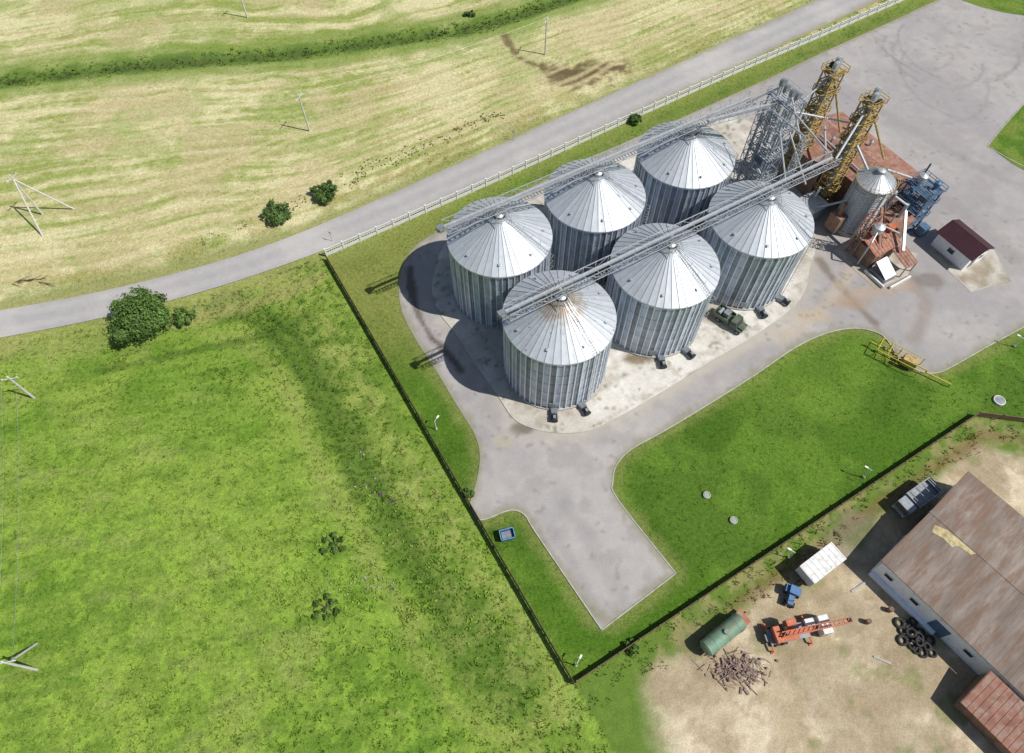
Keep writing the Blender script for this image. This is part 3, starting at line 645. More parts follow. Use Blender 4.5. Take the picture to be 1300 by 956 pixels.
def make_silo(a, b, label, seed, dusty, door_ang):
    p = L(a, b); t = root('grain_silo', label, 'silo', (p.x, p.y, .14), 0, 'six grain silos')
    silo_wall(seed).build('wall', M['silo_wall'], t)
    silo_stiff().build('wall_stiffeners', M['silo_wall'], t)
    silo_roof(seed).build('roof', M['silo_roof_d'] if dusty else M['silo_roof'], t)
    mb = MB(); mb.lathe([(RS+.35, 0), (RS+.35, .3), (RS+.05, .32)], 40); mb.build('foundation_ring', M['con'], t)
    mb = MB(); mb.lathe([(.6, HA-.1), (.6, HA+.4), (.7, HA+.45), (.3, HA+.7), (.0, HA+.72)], 20); mb.build('peak_collar', M['galv'], t)
    an = math.radians(-62+seed*9)
    c, s_ = math.cos(an), math.sin(an); pe = Vector((-s_, c, 0))*.25; lad = MB()
    A_ = Vector(((RS+.3)*c, (RS+.3)*s_, HE+.1)); B_ = Vector((.9*c, .9*s_, HA+.1))
    lad.bar(A_-pe, B_-pe, .045); lad.bar(A_+pe, B_+pe, .045)
    for k in range(22):
        q = A_.lerp(B_, (k+.5)/22); lad.bar(q-pe, q+pe, .04)
    rail = pe*1.3+Vector((0, 0, .7)); lad.bar(A_+rail, B_+rail, .035)
    for k in range(6):
        q = A_.lerp(B_, k/5); lad.bar(q+pe, q+rail, .035)
    lad.build('roof_ladder', M['galv'], t)
    wl = MB(); q = Vector(((RS+.5)*c, (RS+.5)*s_, 0)); wl.bar(q-pe+Vector((0, 0, .3)), q-pe+Vector((0, 0, HE+.9)), .06); wl.bar(q+pe+Vector((0, 0, .3)), q+pe+Vector((0, 0, HE+.9)), .06)
    for k in range(36): wl.bar(q-pe+Vector((0, 0, .5+k*.35)), q+pe+Vector((0, 0, .5+k*.35)), .04)
    for k in range(9):
        zc = 3+k*1.2; o_ = Vector((c, s_, 0))
        pts = [q-pe*1.3, q-pe*1.2+o_*.55, q+pe*1.2+o_*.55, q+pe*1.3]
        for u, v in zip(pts[:-1], pts[1:]): wl.bar(u+Vector((0, 0, zc)), v+Vector((0, 0, zc)), .04)
    wl.build('wall_ladder', M['galv'], t)
    nv = 8; v0 = None
    for k in range(nv):
        an = 2*PI*(k+.5)/nv+.1*seed; rr_ = 6.2; zc = HE+(HA-HE)*(RS-rr_)/(RS-.75)
        if v0 is None:
            mb = MB(); mb.box((0, 0, .12), (.24, .24, .28)); mb.box((.08, 0, .28), (.4, .3, .1), ry=.25); v0 = mb.build('roof_vent', M['galv'], t); o = v0
        else: o = v0.copy(); C.objects.link(o); o.parent = t
        o.location = (rr_*math.cos(an), rr_*math.sin(an), zc); o.rotation_euler = (0, 0, an)
    an = math.radians(-100+seed*13); r2 = 4.; zc = HE+(HA-HE)*(RS-r2)/(RS-.75)
    hb = MB().box((0, 0, .06), (.6, .5, .16), ry=.54).build('roof_hatch', M['galv'], t); hb.location = (r2*math.cos(an), r2*math.sin(an), zc); hb.rotation_euler = (0, 0, an)
    mb = MB()
    for k in range(10):
        an = 2*PI*k/10; c, s_ = math.cos(an)*1.3, math.sin(an)*1.3; an2 = 2*PI*(k+1)/10; c2, s2 = math.cos(an2)*1.3, math.sin(an2)*1.3
        zb = HE+(HA-HE)*(RS-1.3)/(RS-.75)+.05
        mb.bar((c, s_, zb), (c, s_, zb+.9), .04)
        for zz_ in (.5, .9): mb.bar((c, s_, zb+zz_), (c2, s2, zb+zz_), .035)
    mb.build('peak_railing', M['galv'], t)
    an = door_ang; mb = MB(); mb.box((0, 0, 0), (.14, .95, 1.2)); mb.box((.08, 0, 0), (.05, .75, 1.0)); d = mb.build('door', M['galv_d'], t); d.location = ((RS+.16)*math.cos(an), (RS+.16)*math.sin(an), 1.35); d.rotation_euler = (0, 0, an)
    MB().bar((.14, .25, -.1), (.14, .25, .15), .05).build('handle', M['galv'], d)
    return t
S1, S2 = 17.5, 16.2
fr = math.radians(-95)
make_silo(0, 0, 'steel grain silo nearest the camera, with brown dust around its roof peak', 1, True, fr)
make_silo(S1, 0, 'steel grain silo in the middle of the front row', 2, False, fr)
make_silo(2*S1, 0, 'steel grain silo at the right end of the front row, beside the processing plant', 3, False, fr)
make_silo(0, S2, 'steel grain silo at the left end of the back row', 4, False, fr)
make_silo(16.5, S2, 'steel grain silo in the middle of the back row', 5, False, fr)
make_silo(33.8, S2+.1, 'steel grain silo at the right end of the back row, under the branching conveyor', 6, False, fr)
def fan():
    t = root('aeration_fan', '', 'fan', (0, 0, 0), 0, 'black aeration fans at the silo feet')
    MB().tube((0, -.75, .55), (0, .1, .55), .45, .45, 16).tube((0, -.95, .55), (0, -.75, .55), .52, .52, 16).build('fan_housing', M['black'], t)
    MB().add([(-.4, .1, .1), (.4, .1, .1), (.4, .1, .95), (-.4, .1, .95), (-.55, 1.2, .05), (.55, 1.2, .05), (.55, 1.2, .6), (-.55, 1.2, .6)], [(3, 2, 1, 0), (4, 5, 6, 7), (0, 1, 5, 4), (1, 2, 6, 5), (2, 3, 7, 6), (3, 0, 4, 7)]).build('air_duct', M['galv_d'], t)
    MB().box((0, -.35, .06), (1.0, .9, .1)).box((-.45, -.35, .3), (.08, .7, .4)).box((.45, -.35, .3), (.08, .7, .4)).build('stand', M['galv_d'], t)
    MB().box((0, -.5, 1.1), (.35, .45, .22)).build('motor_box', M['steelblue'], t)
    return t
f0 = fan(); first = True
for (a, nm) in ((0, 'nearest silo'), (S1, 'middle front silo'), (2*S1, 'right front silo')):
    for (dg, sd) in ((-92, 'left'), (-62, 'right')):
        f = f0 if first else copy_tree(f0); first = False
        an = math.radians(dg+(18 if a == 2*S1 else 8 if a else 0)); p = L(a, 0)+Vector((math.cos(an), math.sin(an), 0))*(RS+1.3)
        f.location = (p.x, p.y, .14); f.rotation_euler = (0, 0, an+PI/2); f['label'] = 'black fan, the %s one of the two at the foot of the %s' % (sd, nm)

# ------------------------------------------------------------------ conveyors
def lattice(mb, x0, x1, y0, y1, z0, z1, n, w=.14, col=None):
    cs = [(x0, y0), (x1, y0), (x1, y1), (x0, y1)]
    for c in cs: mb.bar((*c, z0), (*c, z1), w*1.3)
    for k in range(n+1):
        z = z0+(z1-z0)*k/n
        for i in range(4):
            a, b = cs[i], cs[(i+1) % 4]; mb.bar((*a, z), (*b, z), w)
            if k < n:
                zn = z0+(z1-z0)*(k+1)/n
                if (k+i) % 2: mb.bar((*a, z), (*b, zn), w*.8)
                else: mb.bar((*b, z), (*a, zn), w*.8)
def conveyor(label, a0, a1, b, z, legs, name='roof_conveyor'):
    p = L(a0, b); t = root(name, label, 'conveyor', (p.x, p.y, z), ROT); l = a1-a0; n = int(l/1.9)
    mb = MB()
    for y in (-.85, .85):
        for zz_ in (0, 1.3): mb.bar((0, y, zz_), (l, y, zz_), .085)
        for k in range(n+1):
            x = l*k/n; mb.bar((x, y, 0), (x, y, 1.3), .055)
            if k < n: mb.bar((x, y, 0 if k % 2 else 1.3), (x+l/n, y, 1.3 if k % 2 else 0), .05)
    for k in range(n+1): mb.bar((l*k/n, -.85, 0), (l*k/n, .85, 0), .05)
    mb.build('truss_frame', M['galv'], t)
    MB().box((l/2, .45, .3), (l-.2, .34, .36)).build('conveyor_trough', M['galv'], t)
    mb = MB()
    for k in range(int(l/.5)): mb.box((.25+k*.5, -.35, .06), (.17, .55, .03))
    mb.bar((0, -.08, .05), (l, -.08, .05), .05); mb.bar((0, -.62, .05), (l, -.62, .05), .05)
    mb.build('catwalk_grating', M['galv_d'], t)
    MB().box((-.5, .4, .4), (1.0, .7, .75)).box((-.6, -.2, .5), (.5, .4, .4)).build('drive_head', M['galv_d'], t)
    for x in legs:
        mb = MB(); zt = HA+.14-z+.2
        for sx in (-1, 1):
            for sy in (-1, 1): mb.bar((x+sx*.6, sy*.7, 0), (x+sx*1.4, sy*1.3, zt-.75), .07)
        mb.tube((x, .3, .1), (x, 0, zt), .17, .17, 10); mb.build('discharge_support', M['galv'], t)
    return t
conveyor('long lattice conveyor with catwalk over the back row of silos', -8.3, 45, S2, 18.7, (8.3, 8.3+16.5, 8.3+33.8))
conveyor('long lattice conveyor with catwalk over the front row of silos', -8.0, 46.5, 0, 18.7, (8., 8.+S1, 8.+2*S1))
def crossconv(label, pa, pb):
    d = pb-pa; l = d.length; t = root('cross_conveyor', label, 'conveyor', pa, math.atan2(d.y, d.x)); sl = d.z; n = int(l/1.5); mb = MB()
    f_ = lambda x: sl*x/l
    for y in (-.6, .6):
        for zz_ in (0, 1.1): mb.bar((0, y, zz_), (l, y, zz_+sl), .08)
        for k in range(n+1):
            x = l*k/n; mb.bar((x, y, f_(x)), (x, y, 1.1+f_(x)), .05)
            if k < n: mb.bar((x, y, f_(x)), (x+l/n, y, 1.1+f_(x+l/n)), .045)
    mb.build('truss_frame', M['galv'], t); mm = MB(); mm.bar((0, .1, .3), (l, .1, .3+sl), .45, .4); mm.build('conveyor_trough', M['galv'], t)
    return t
crossconv('short grey conveyor from the back right silo peak to the steel tower', L(34.5, 14.4, 20.1), L(46.5, 12.3, 20.1))

# ------------------------------------------------------------------ steel elevator tower
def steel_tower():
    p = L(47.6, 12.2); t = root('elevator_tower', 'blue grey lattice steel tower crowded with elevator legs behind the right silos', 'tower', p, ROT)
    mb = MB(); lattice(mb, -1.7, 1.7, -2.1, 2.1, 0, 21.0, 8, .13); mb.build('tower_frame', M['steelblue'], t)
    mb = MB(); lattice(mb, -.7, .7, 2.5, 3.7, 0, 18, 9, .08); mb.build('stair_frame', M['galv'], t)
    for k, z in enumerate((6, 11, 16, 20.9)):
        mb = MB()
        for q in range(9): mb.box((-1.9+q*.47, 0, z), (.26, 4.6, .05))
        for s_ in (-1, 1):
            for h in (.55, 1.1):
                mb.bar((-2., 2.4*s_, z+h), (2., 2.4*s_, z+h), .05); mb.bar((2.*s_, -2.4, z+h), (2.*s_, 2.4, z+h), .05)
            for q in range(5): mb.bar((-2.+4.*q/4, 2.4*s_, z), (-2.+4.*q/4, 2.4*s_, z+1.1), .04); mb.bar((2.*s_, -2.4+4.8*q/4, z), (2.*s_, -2.4+4.8*q/4, z+1.1), .04)
        mb.build('platform', M['galv'], t)
    for (x, y, h) in ((-.9, -1.2, 23), (.8, -1.1, 21.8), (-.7, 1.2, 23.2), (.9, 1.3, 21.5)):
        e = MB().box((x-.28, y, h/2), (.24, .3, h)).box((x+.28, y, h/2), (.24, .3, h)).build('elevator_leg', M['galv'], t)
        MB().tube((x, y-.3, h+.1), (x, y+.3, h+.1), .5, .5, 14).box((x, y, h-.3), (.95, .5, .5)).build('elevator_head', M['galv_d'], e)
    sp_ = [((-.9, -1.2, 22.4), (-1.6, -6, 18.2)), ((-.7, 1.2, 22.4), (-4.5, 3.4, 19.5)), ((.8, -1.1, 21), (5.5, -1, 15.5)), ((.9, 1.3, 21), (6.5, 1.5, 16)), ((-1.2, -1.6, 21), (-1.5, -11.7, 19.4)), ((1, -1.6, 16), (2, -8, 9)), ((-1.6, -2, 17), (-3, -8, 11)), ((1.5, 0, 18), (8.8, -6, 17))]
    for a, b in sp_: MB().tube(a, b, .14, .14, 8).build('grain_spout', M['galv'], t)
    for z in (2, 8): MB().box((0, -.2, z+1.1), (1.9, 2.0, 1.5)).build('cleaner_unit', M['dullblue'], t)
    return t
steel_tower()
def mast():
    p = L(42.7, 3.5); t = root('pipe_mast', 'slim grey lattice mast between the steel tower and the right front silo', 'mast', p, ROT)
    mb = MB(); lattice(mb, -.4, .4, -.4, .4, 0, 22, 16, .06); mb.build('mast_frame', M['galv'], t)
    MB().tube((0, 0, 22), (.3, 7, 21.6), .13, .13, 8).build('grain_spout', M['galv'], t)
    MB().tube((.9, 0, 0), (.9, 0, 21), .14, .14, 8).build('riser_pipe', M['galv'], t)
mast()
def yellow_tower(a, b, h, label, flip):
    p = L(a, b); t = root('yellow_elevator_tower', label, 'tower', p, ROT, 'yellow elevator towers')
    mb = MB(); lattice(mb, -1.2, 1.2, -1.05, 1.05, 0, h, 12, .15); mb.build('tower_frame', M['yellow'], t)
    for z in [h*k/6 for k in range(1, 7)]:
        mb = MB(); mb.box((0, 0, z), (3.0, 2.7, .1))
        for s_ in (-1, 1):
            for hh in (.5, 1.0):
                mb.bar((-1.5, 1.35*s_, z+hh), (1.5, 1.35*s_, z+hh), .08); mb.bar((1.5*s_, -1.35, z+hh), (1.5*s_, 1.35, z+hh), .08)
            for q in range(4): mb.bar((-1.5+3.*q/3, 1.35*s_, z), (-1.5+3.*q/3, 1.35*s_, z+1.05), .07)
        mb.build('platform', M['yellow'], t)
    for (x, y) in ((-.6, -.4), (.6, .35)):
        e = MB().box((x-.25, y, h/2+.6), (.3, .5, h+.8)).box((x+.25, y, h/2+.6), (.3, .5, h+.8)).build('elevator_leg', M['galv_d'], t)
        MB().tube((x, y-.3, h+1.4), (x, y+.3, h+1.4), .55, .55, 14).box((x, y, h+.95), (1.1, .55, .6)).build('elevator_head', M['galv'], e)
    MB().box((.2, .9*flip, h+.5), (.7, .5, .6)).build('drive_motor', M['black'], t)
    mb = MB(); mb.bar((1.65, -.3, 0), (1.65, -.3, h), .06); mb.bar((1.65, .2, 0), (1.65, .2, h), .06)
    for k in range(int(h/.4)): mb.bar((1.65, -.3, k*.4), (1.65, .2, k*.4), .05)
    mb.build('ladder', M['yellow'], t)
    return t
t1 = yellow_tower(57.0, 12.6, 22, 'yellow lattice elevator tower, farther of the two above the rusty roof', 1)
MB().tube((-.6, 0, 20.8), (-7, -.2, 17.5), .16, .16, 8).build('grain_spout', M['galv'], t1)
MB().tube((.6, 0, 20.8), (4.5, -3, 10.5), .16, .16, 8).build('grain_spout', M['yellow'], t1)
t2 = yellow_tower(57.4, 4.8, 21.5, 'yellow lattice elevator tower, nearer of the two beside the dryer', -1)
MB().tube((-.6, 0, 20.2), (-10.8, -4.8, 19.0), .18, .18, 8).build('grain_spout', M['galv'], t2)
MB().tube((.6, 0, 20.2), (3.2, -4.6, 12.5), .18, .18, 8).build('grain_spout', M['yellow'], t2)
MB().tube((.2, -.8, 14), (.4, -4.5, 11.5), .2, .2, 8).build('grain_spout', M['galv'], t2)
def rusty_building():
    p = L(65.5, 7); t = root('plant_building', 'low plant building with brick brown roof behind the yellow towers', 'building', p, ROT); w, l, h = 10.5, 18, 6
    MB().box((0, 0, h/2), (w, l, h)).build('wall', M['rust'], t)
    r_ = MB(); x = w/2+.4; y = l/2+.4
    r_.slab((-x, -y, h-.1), (0, -y, h+1.0), (0, y, h+1.0), (-x, y, h-.1), -.14); r_.slab((0, -y, h+1.0), (x, -y, h-.1), (x, y, h-.1), (0, y, h+1.0), -.14)
    for k in range(19): yy = -l/2+k*l/18; r_.bar((-x, yy, h+.03), (0, yy, h+1.13), .06, .05); r_.bar((x, yy, h+.03), (0, yy, h+1.13), .06, .05)
    rf = r_.build('roof', M['rustroof'], t)
    for (xx, yy) in ((-2, -5), (2.5, 0), (-2.5, 4), (2.2, 5)):
        MB().tube((xx, yy, h+.1), (xx, yy, h+1.6), .22, .22, 12).lathe([(.36, 1.6+h), (.05, 2.0+h)], 12, (xx, yy, 0)).build('roof_vent', M['galv'], rf)
    MB().box((-1.6, 1.2, h+1.3), (2.2, 2.4, 1.2)).build('roof_box', M['galv_d'], rf)
    MB().tube((-3.8, -6, h+.8), (-3.4, 6, h+1.1), .2, .2, 10).build('roof_duct', M['galv'], rf)
    for yy in (-6, -2, 2, 6):
        f_ = MB().box((w/2+.02, yy, 3.6), (.1, 1.8, 1.2)).build('window', M['white'], t); MB().box((w/2+.08, yy, 3.6), (.04, 1.6, 1.0)).build('pane', M['glass'], f_)
        f_ = MB().box((-w/2-.02, yy, 3.6), (.1, 1.8, 1.2)).build('window', M['white'], t); MB().box((-w/2-.08, yy, 3.6), (.04, 1.6, 1.0)).build('pane', M['glass'], f_)
    MB().box((0, -l/2-.04, 1.8), (3.2, .1, 3.6)).build('door', M['blue'], t)
rusty_building()
def dryer():
    p = L(58.4, -1.6); t = root('grain_dryer', 'pale ribbed cylindrical bin with cone roof below the near yellow tower', 'bin', p, ROT)
    prof = [(2.85, .9)]
    for k in range(24): z = .9+k*.4; prof += [(2.85, z), (2.95, z+.1), (2.95, z+.22), (2.85, z+.32)]
    prof += [(2.85, 10.5)]
    mb = MB().lathe(prof, 28)
    for k in range(14): an = 2*PI*k/14; mb.box((3.0*math.cos(an), 3.0*math.sin(an), 5.6), (.12, .16, 9.6), rz=an)
    mb.build('bin_wall', M['galv'], t)
    mb = MB().lathe([(3.1, 10.35), (3.1, 10.5), (.6, 12.1), (.6, 12.6), (0, 12.8)], 28)
    for k in range(28): an = 2*PI*k/28; mb.bar((3.1*math.cos(an), 3.1*math.sin(an), 10.54), (.6*math.cos(an), .6*math.sin(an), 12.14), .05)
    mb.build('cone_roof', M['galv'], t)
    MB().lathe([(3.0, 0), (3.0, .9)], 28).build('foundation', M['con'], t)
    mb = MB()
    for k in range(14):
        a0, a1 = 2*PI*k/14, 2*PI*(k+1)/14
        mb.bar((3.3*math.cos(a0), 3.3*math.sin(a0), 9.6), (3.3*math.cos(a0), 3.3*math.sin(a0), 11.3), .05)
        for z in (9.7, 10.8, 11.3): mb.bar((3.3*math.cos(a0), 3.3*math.sin(a0), z), (3.3*math.cos(a1), 3.3*math.sin(a1), z), .05)
    mb.build('railing', M['yellow'], t)
    MB().box((-3.9, .6, 2.6), (1.6, 2.2, 3.2)).tube((-3.9, .6, 4.2), (-3.9, .6, 6.8), .35, .35, 14).build('burner_box', M['rust'], t)
    MB().tube((1.6, -3.1, .5), (1.6, -3.1, 9.5), .26, .26, 12).build('exhaust_duct', M['galv_d'], t)
dryer()
def shed(name, label, a, b, w, l, h, dz, wm, rm, extras):
    t = root(name, label, 'shed', L(a, b), ROT); MB().box((0, 0, h/2), (w, l, h)).build('wall', M[wm], t)
    r_ = MB().slab((-w/2-.25, -l/2-.25, h), (w/2+.25, -l/2-.25, h+dz), (w/2+.25, l/2+.25, h+dz), (-w/2-.25, l/2+.25, h), -.1)
    n = int(l/.7)
    for k in range(n+1): y = -l/2+k*l/n; r_.bar((-w/2-.25, y, h+.13), (w/2+.25, y, h+dz+.13), .05, .05)
    r_.build('roof', M[rm], t)
    for nm, a_, b_, r, m in extras: MB().tube(a_, b_, r, r, 10).build(nm, M[m], t)
    return t
shed('machine_shed', 'narrow rusty machine shed between the two yellow towers', 58.2, 8.8, 3.6, 4.4, 7.0, .5, 'rust', 'rustroof', (('pipe', (-1, -1, 7.), (-1, -1, 9.5), .2, 'galv'), ('duct', (-1, -1, 9.3), (2, 3, 10.5), .18, 'galv')))
shed('control_shed', 'small grey shed with flat roof at the foot of the near yellow tower', 53.6, 3.6, 2.8, 3.4, 3.4, .2, 'galv_d', 'galv', (('pipe', (.5, .5, 3.4), (.5, .5, 6.2), .18, 'galv'), ('duct', (-.6, -1, 3.3), (3, -4, 6), .2, 'galv')))
shed('dust_shed', 'rusty shed between the ribbed bin and the blue grey tower', 62.3, -6.4, 3.2, 3.4, 4.2, .4, 'rust', 'rustroof', (('pipe', (0, 0, 4), (0, 0, 7.4), .3, 'galv'), ('duct', (0, 0, 7.2), (-3, 3.5, 9.5), .2, 'galv')))
def blue_plant():
    p = L(66.3, -5.6); t = root('blue_cleaning_tower', 'blue grey steel cleaning tower with platforms right of the ribbed bin', 'tower', p, ROT)
    mb = MB(); lattice(mb, -1.6, 1.6, -2.1, 2.1, 0, 8.6, 4, .17); mb.build('tower_frame', M['dullblue'], t)
    for z in (3, 6, 8.6):
        mb = MB()
        for q in range(9): mb.box((-1.85+q*.46, 0, z), (.3, 4.8, .06))
        for s_ in (-1, 1):
            for hh in (.5, 1.): mb.bar((-2., 2.4*s_, z+hh), (2., 2.4*s_, z+hh), .07); mb.bar((2.*s_, -2.4, z+hh), (2.*s_, 2.4, z+hh), .07)
            for q in range(5): mb.bar((2.*s_, -2.4+4.8*q/4, z), (2.*s_, -2.4+4.8*q/4, z+1), .06)
        mb.build('platform', M['dullblue'], t)
    MB().box((-.3, .8, 4.4), (1.9, 1.7, 2.)).build('cleaner_box', M['blue'], t); MB().box((.3, -.9, 7.1), (1.6, 1.3, 1.2)).build('cleaner_box', M['galv_d'], t)
    MB().lathe([(.2, 8.7), (.7, 9.6), (.7, 10.6), (0, 10.9)], 16, (-.6, .9, 0)).build('cyclone', M['galv'], t)
    MB().lathe([(.2, 8.7), (.5, 9.4), (.5, 10.1), (0, 10.4)], 16, (.8, -1.1, 0)).build('cyclone', M['blue'], t)
    MB().tube((.4, 1, 8.7), (-5.5, 4.5, 11.2), .18, .18, 8).build('air_duct', M['galv'], t)
    MB().tube((1.2, 1.8, 0), (1.2, 1.8, 11.5), .16, .16, 8).build('riser_pipe', M['dullblue'], t)
    MB().box((1, -3.4, 1.), (1.4, 1.4, 2.)).build('dust_bin', M['dullblue'], t)
    mb = MB()
    for k in range(12): mb.box((2.6, -2.4+k*.38, .25+k*.25), (.8, .3, .05))
    mb.bar((2.25, -2.6, .1), (2.25, 2.2, 3.2), .08); mb.bar((2.95, -2.6, .1), (2.95, 2.2, 3.2), .08); mb.build('stairs', M['dullblue'], t)
blue_plant()
def intake():
    p = L(56.6, -10.6); t = root('intake_shed', 'grain intake shed with red oxide roof and leaning chutes at the plant front', 'shed', p, ROT)
    MB().box((0, 2.2, 1.7), (5.2, 3.4, 3.4)).build('wall', M['rust'], t)
    r_ = MB().slab((-2.9, .3, 3.4), (2.9, .3, 3.4), (2.9, 4.2, 4.6), (-2.9, 4.2, 4.6), -.1)
    for k in range(9): x = -2.7+k*.67; r_.bar((x, .3, 3.53), (x, 4.2, 4.73), .05, .05)
    r_.build('roof', M['redrust'], t)
    r_ = MB().slab((.6, -3.4, 2.3), (3.3, -3.4, 2.3), (3.3, .2, 3.3), (.6, .2, 3.3), -.08)
    for k in range(5): x = .75+k*.6; r_.bar((x, -3.4, 2.41), (x, .2, 3.41), .05, .05)
    r_.build('canopy', M['rustroof'], t)
    for x in (.7, 3.2): MB().bar((x, -3.3, 0), (x, -3.3, 2.3), .14).build('leg', M['redrust'], t)
    MB().slab((-2.8, -3.0, 1.1), (-.4, -3.0, 1.1), (-.4, -.1, 2.6), (-2.8, -.1, 2.6), -.08).build('hopper_cover', M['galv'], t)
    MB().box((-1.7, -1.6, .5), (2.5, 3.0, 1.0)).build('intake_pit', M['galv_d'], t)
    mb = MB(); mb.bar((-1.5, .5, 2.5), (1.2, 5.6, 7.8), .5, .4); mb.bar((-1.9, .5, 3.2), (.8, 5.6, 8.5), .06); mb.bar((-1.1, .5, 3.2), (1.6, 5.6, 8.5), .06); mb.build('inclined_conveyor', M['redrust'], t)
    mb = MB(); mb.bar((1.5, -1, 3.8), (4.8, 3.5, 7.0), .4, .35); mb.bar((1.2, -1, 4.4), (4.5, 3.5, 7.6), .05); mb.build('inclined_conveyor', M['galv'], t)
    MB().lathe([(.2, 4.8), (.9, 6), (.9, 7.0), (0, 7.5)], 14, (-1.2, 3.2, 0)).build('cyclone', M['galv'], t)
    mb = MB(); lattice(mb, -2.9, -1.2, 3.8, 5.2, 0, 9, 6, .1); mb.build('elevator_frame', M['redrust'], t)
    MB().box((2.3, 3.0, 4.9), (1.0, 1.1, 1.)).build('motor_house', M['orange'], t)
    for a, b in (((-1.2, 3.2, 7.4), (1.8, 1.2, 5.6)), ((3.5, 4, .2), (3.5, 4, 6.5)), ((-3.4, 2, .2), (-3.4, 2, 5.5)), ((-3.4, 2, 5.5), (-1.4, 3, 6.6))):
        MB().tube(a, b, .13, .13, 8).build('pipe', M['galv'], t)
    MB().box((-.2, -4.2, .25), (4.6, .3, .5)).box((-3.4, -1.6, .3), (.25, 4, .6)).build('low_wall', M['dustwhite'], t)
intake()
t = root('pipe_rack', 'rusty frame with pipes and ducts behind the rusty dust shed', 'pipework', L(62.8, -2.9), ROT)
mb = MB(); lattice(mb, -1.2, 1.2, -1.6, 1.6, 0, 6.5, 3, .12); mb.build('rack_frame', M['rust'], t)
for k, (x, y, h_, m_) in enumerate(((-.7, -.8, 8, 'galv'), (0, -.2, 7, 'redrust'), (.7, .7, 8.6, 'galv_d'), (-.5, 1.0, 7.4, 'galv'))): MB().tube((x, y, 0), (x, y, h_), .24, .24, 10).lathe([(.36, h_), (0, h_+.35)], 10, (x, y, 0)).build('pipe', M[m_], t)
MB().box((.2, -.8, 5.6), (1.8, 1.2, 1.2)).build('filter_box', M['rust'], t)
def house():
    p = L(69.4, -14.8); t = root('utility_house', 'small white house with dark maroon gable roof at the yard edge', 'house', p, ROT); w, l, h = 4.6, 6.4, 3.1
    MB().box((0, 0, h/2), (w, l, h)).add([(-w/2, -l/2, h), (w/2, -l/2, h), (0, -l/2, h+1.1)], [(0, 1, 2)]).add([(-w/2, l/2, h), (w/2, l/2, h), (0, l/2, h+1.1)], [(0, 2, 1)]).build('wall', M['white'], t)
    x, y = w/2+.4, l/2+.4; r_ = MB(); r_.slab((-x, -y, h-.1), (0, -y, h+1.25), (0, y, h+1.25), (-x, y, h-.1), -.1); r_.slab((0, -y, h+1.25), (x, -y, h-.1), (x, y, h-.1), (0, y, h+1.25), -.1)
    for k in range(20):
        yy = -y+.1+k*(2*y-.2)/19
        for s_ in (-1, 1): r_.bar((s_*x, yy, h+.02), (0, yy, h+1.38), .05, .05)
    r_.build('roof', M['maroon'], t)
    d = MB().box((-.6, -l/2-.03, 1.05), (1., .08, 2.1)).build('door', M['galv_d'], t); MB().box((-.3, -l/2-.1, 1.05), (.05, .06, .2)).build('handle', M['black'], d)
    for (x_, y_, dx, dy) in ((-w/2-.02, 0, .08, 1.2), (1.1, -l/2-.02, .9, .08)):
        f_ = MB().box((x_, y_, 1.7), (dx, dy, 1.0)).build('window', M['dustwhite'], t); MB().box((x_-(.05 if dx < .1 else 0), y_-(.05 if dy < .1 else 0), 1.7), (max(dx-.15, .04), max(dy-.15, .04), .8)).build('pane', M['glass'], f_)
house()

# ------------------------------------------------------------------ barn
KE = P(1118, 712, 3.8); ub = math.radians(38)
def barn():
    w, l, h = 18.6, 34, 3.8; t = root('barn', 'long low barn with stained grey brown roof in the bottom right corner', 'barn', (KE.x, KE.y, 0), ub)
    MB().box((w/2-.1, -l/2, h/2), (w-.4, l-.8, h-.1)).add([(.4, -.4, h-.05), (w-.4, -.4, h-.05), (w/2, -.4, h+1.)], [(0, 2, 1)]).build('wall', M['white'], t)
    r_ = MB(); r_.slab((0, -l, h), (w/2, -l, h+1.), (w/2, 0, h+1.), (0, 0, h), -.16); r_.slab((w/2, -l, h+1.), (w, -l, h), (w, 0, h), (w/2, 0, h+1.), -.16)
    rf = r_.build('roof', M['barnroof'], t)
    mb = MB()
    for k in range(62):
        y = -.15-k*.55
        for (xa, xb, za, zb) in ((0, w/2, h+.165, h+1.165), (w, w/2, h+.165, h+1.165)): mb.bar((xa, y, za), (xb, y, zb), .035, .02)
    mb.build('sheet_ribs', M['barnroof'], rf)
    MB().bar((w/2, .05, h+1.18), (w/2, -l, h+1.18), .3, .04).build('ridge_cap', M['barnroof'], rf)
    mb = MB(); q = [(7.3, -1.6), (8.3, -1.3), (8.9, -2.6), (9.1, -6.4), (8.5, -6.1), (8.3, -4.6), (7.6, -4.2), (7.7, -2.9)]; mb.poly([(x, y, h+.2+1.0*x/(w/2)) for x, y in q][::-1]); mb.build('moss_patch', M['moss'], rf)
    for k in range(8):
        y = -2-k*3.6
        if abs(y+9.2) < .3: continue
        f_ = MB().box((.06, y, 2.2), (.1, 1.2, .8)).build('window', M['dustwhite'], t); MB().box((.0, y, 2.2), (.05, 1.0, .6)).build('pane', M['glass'], f_)
    MB().box((.05, -9.3, 1.4), (.1, 2.0, 2.5)).build('door', M['dullblue'], t)
    MB().box((-.2, -5, .3), (.6, 9, .6)).build('plinth', M['white'], t)
    MB().box((9.3, -.36, 1.8), (4, .1, 3.4)).build('door', M['rust'], t)
barn()
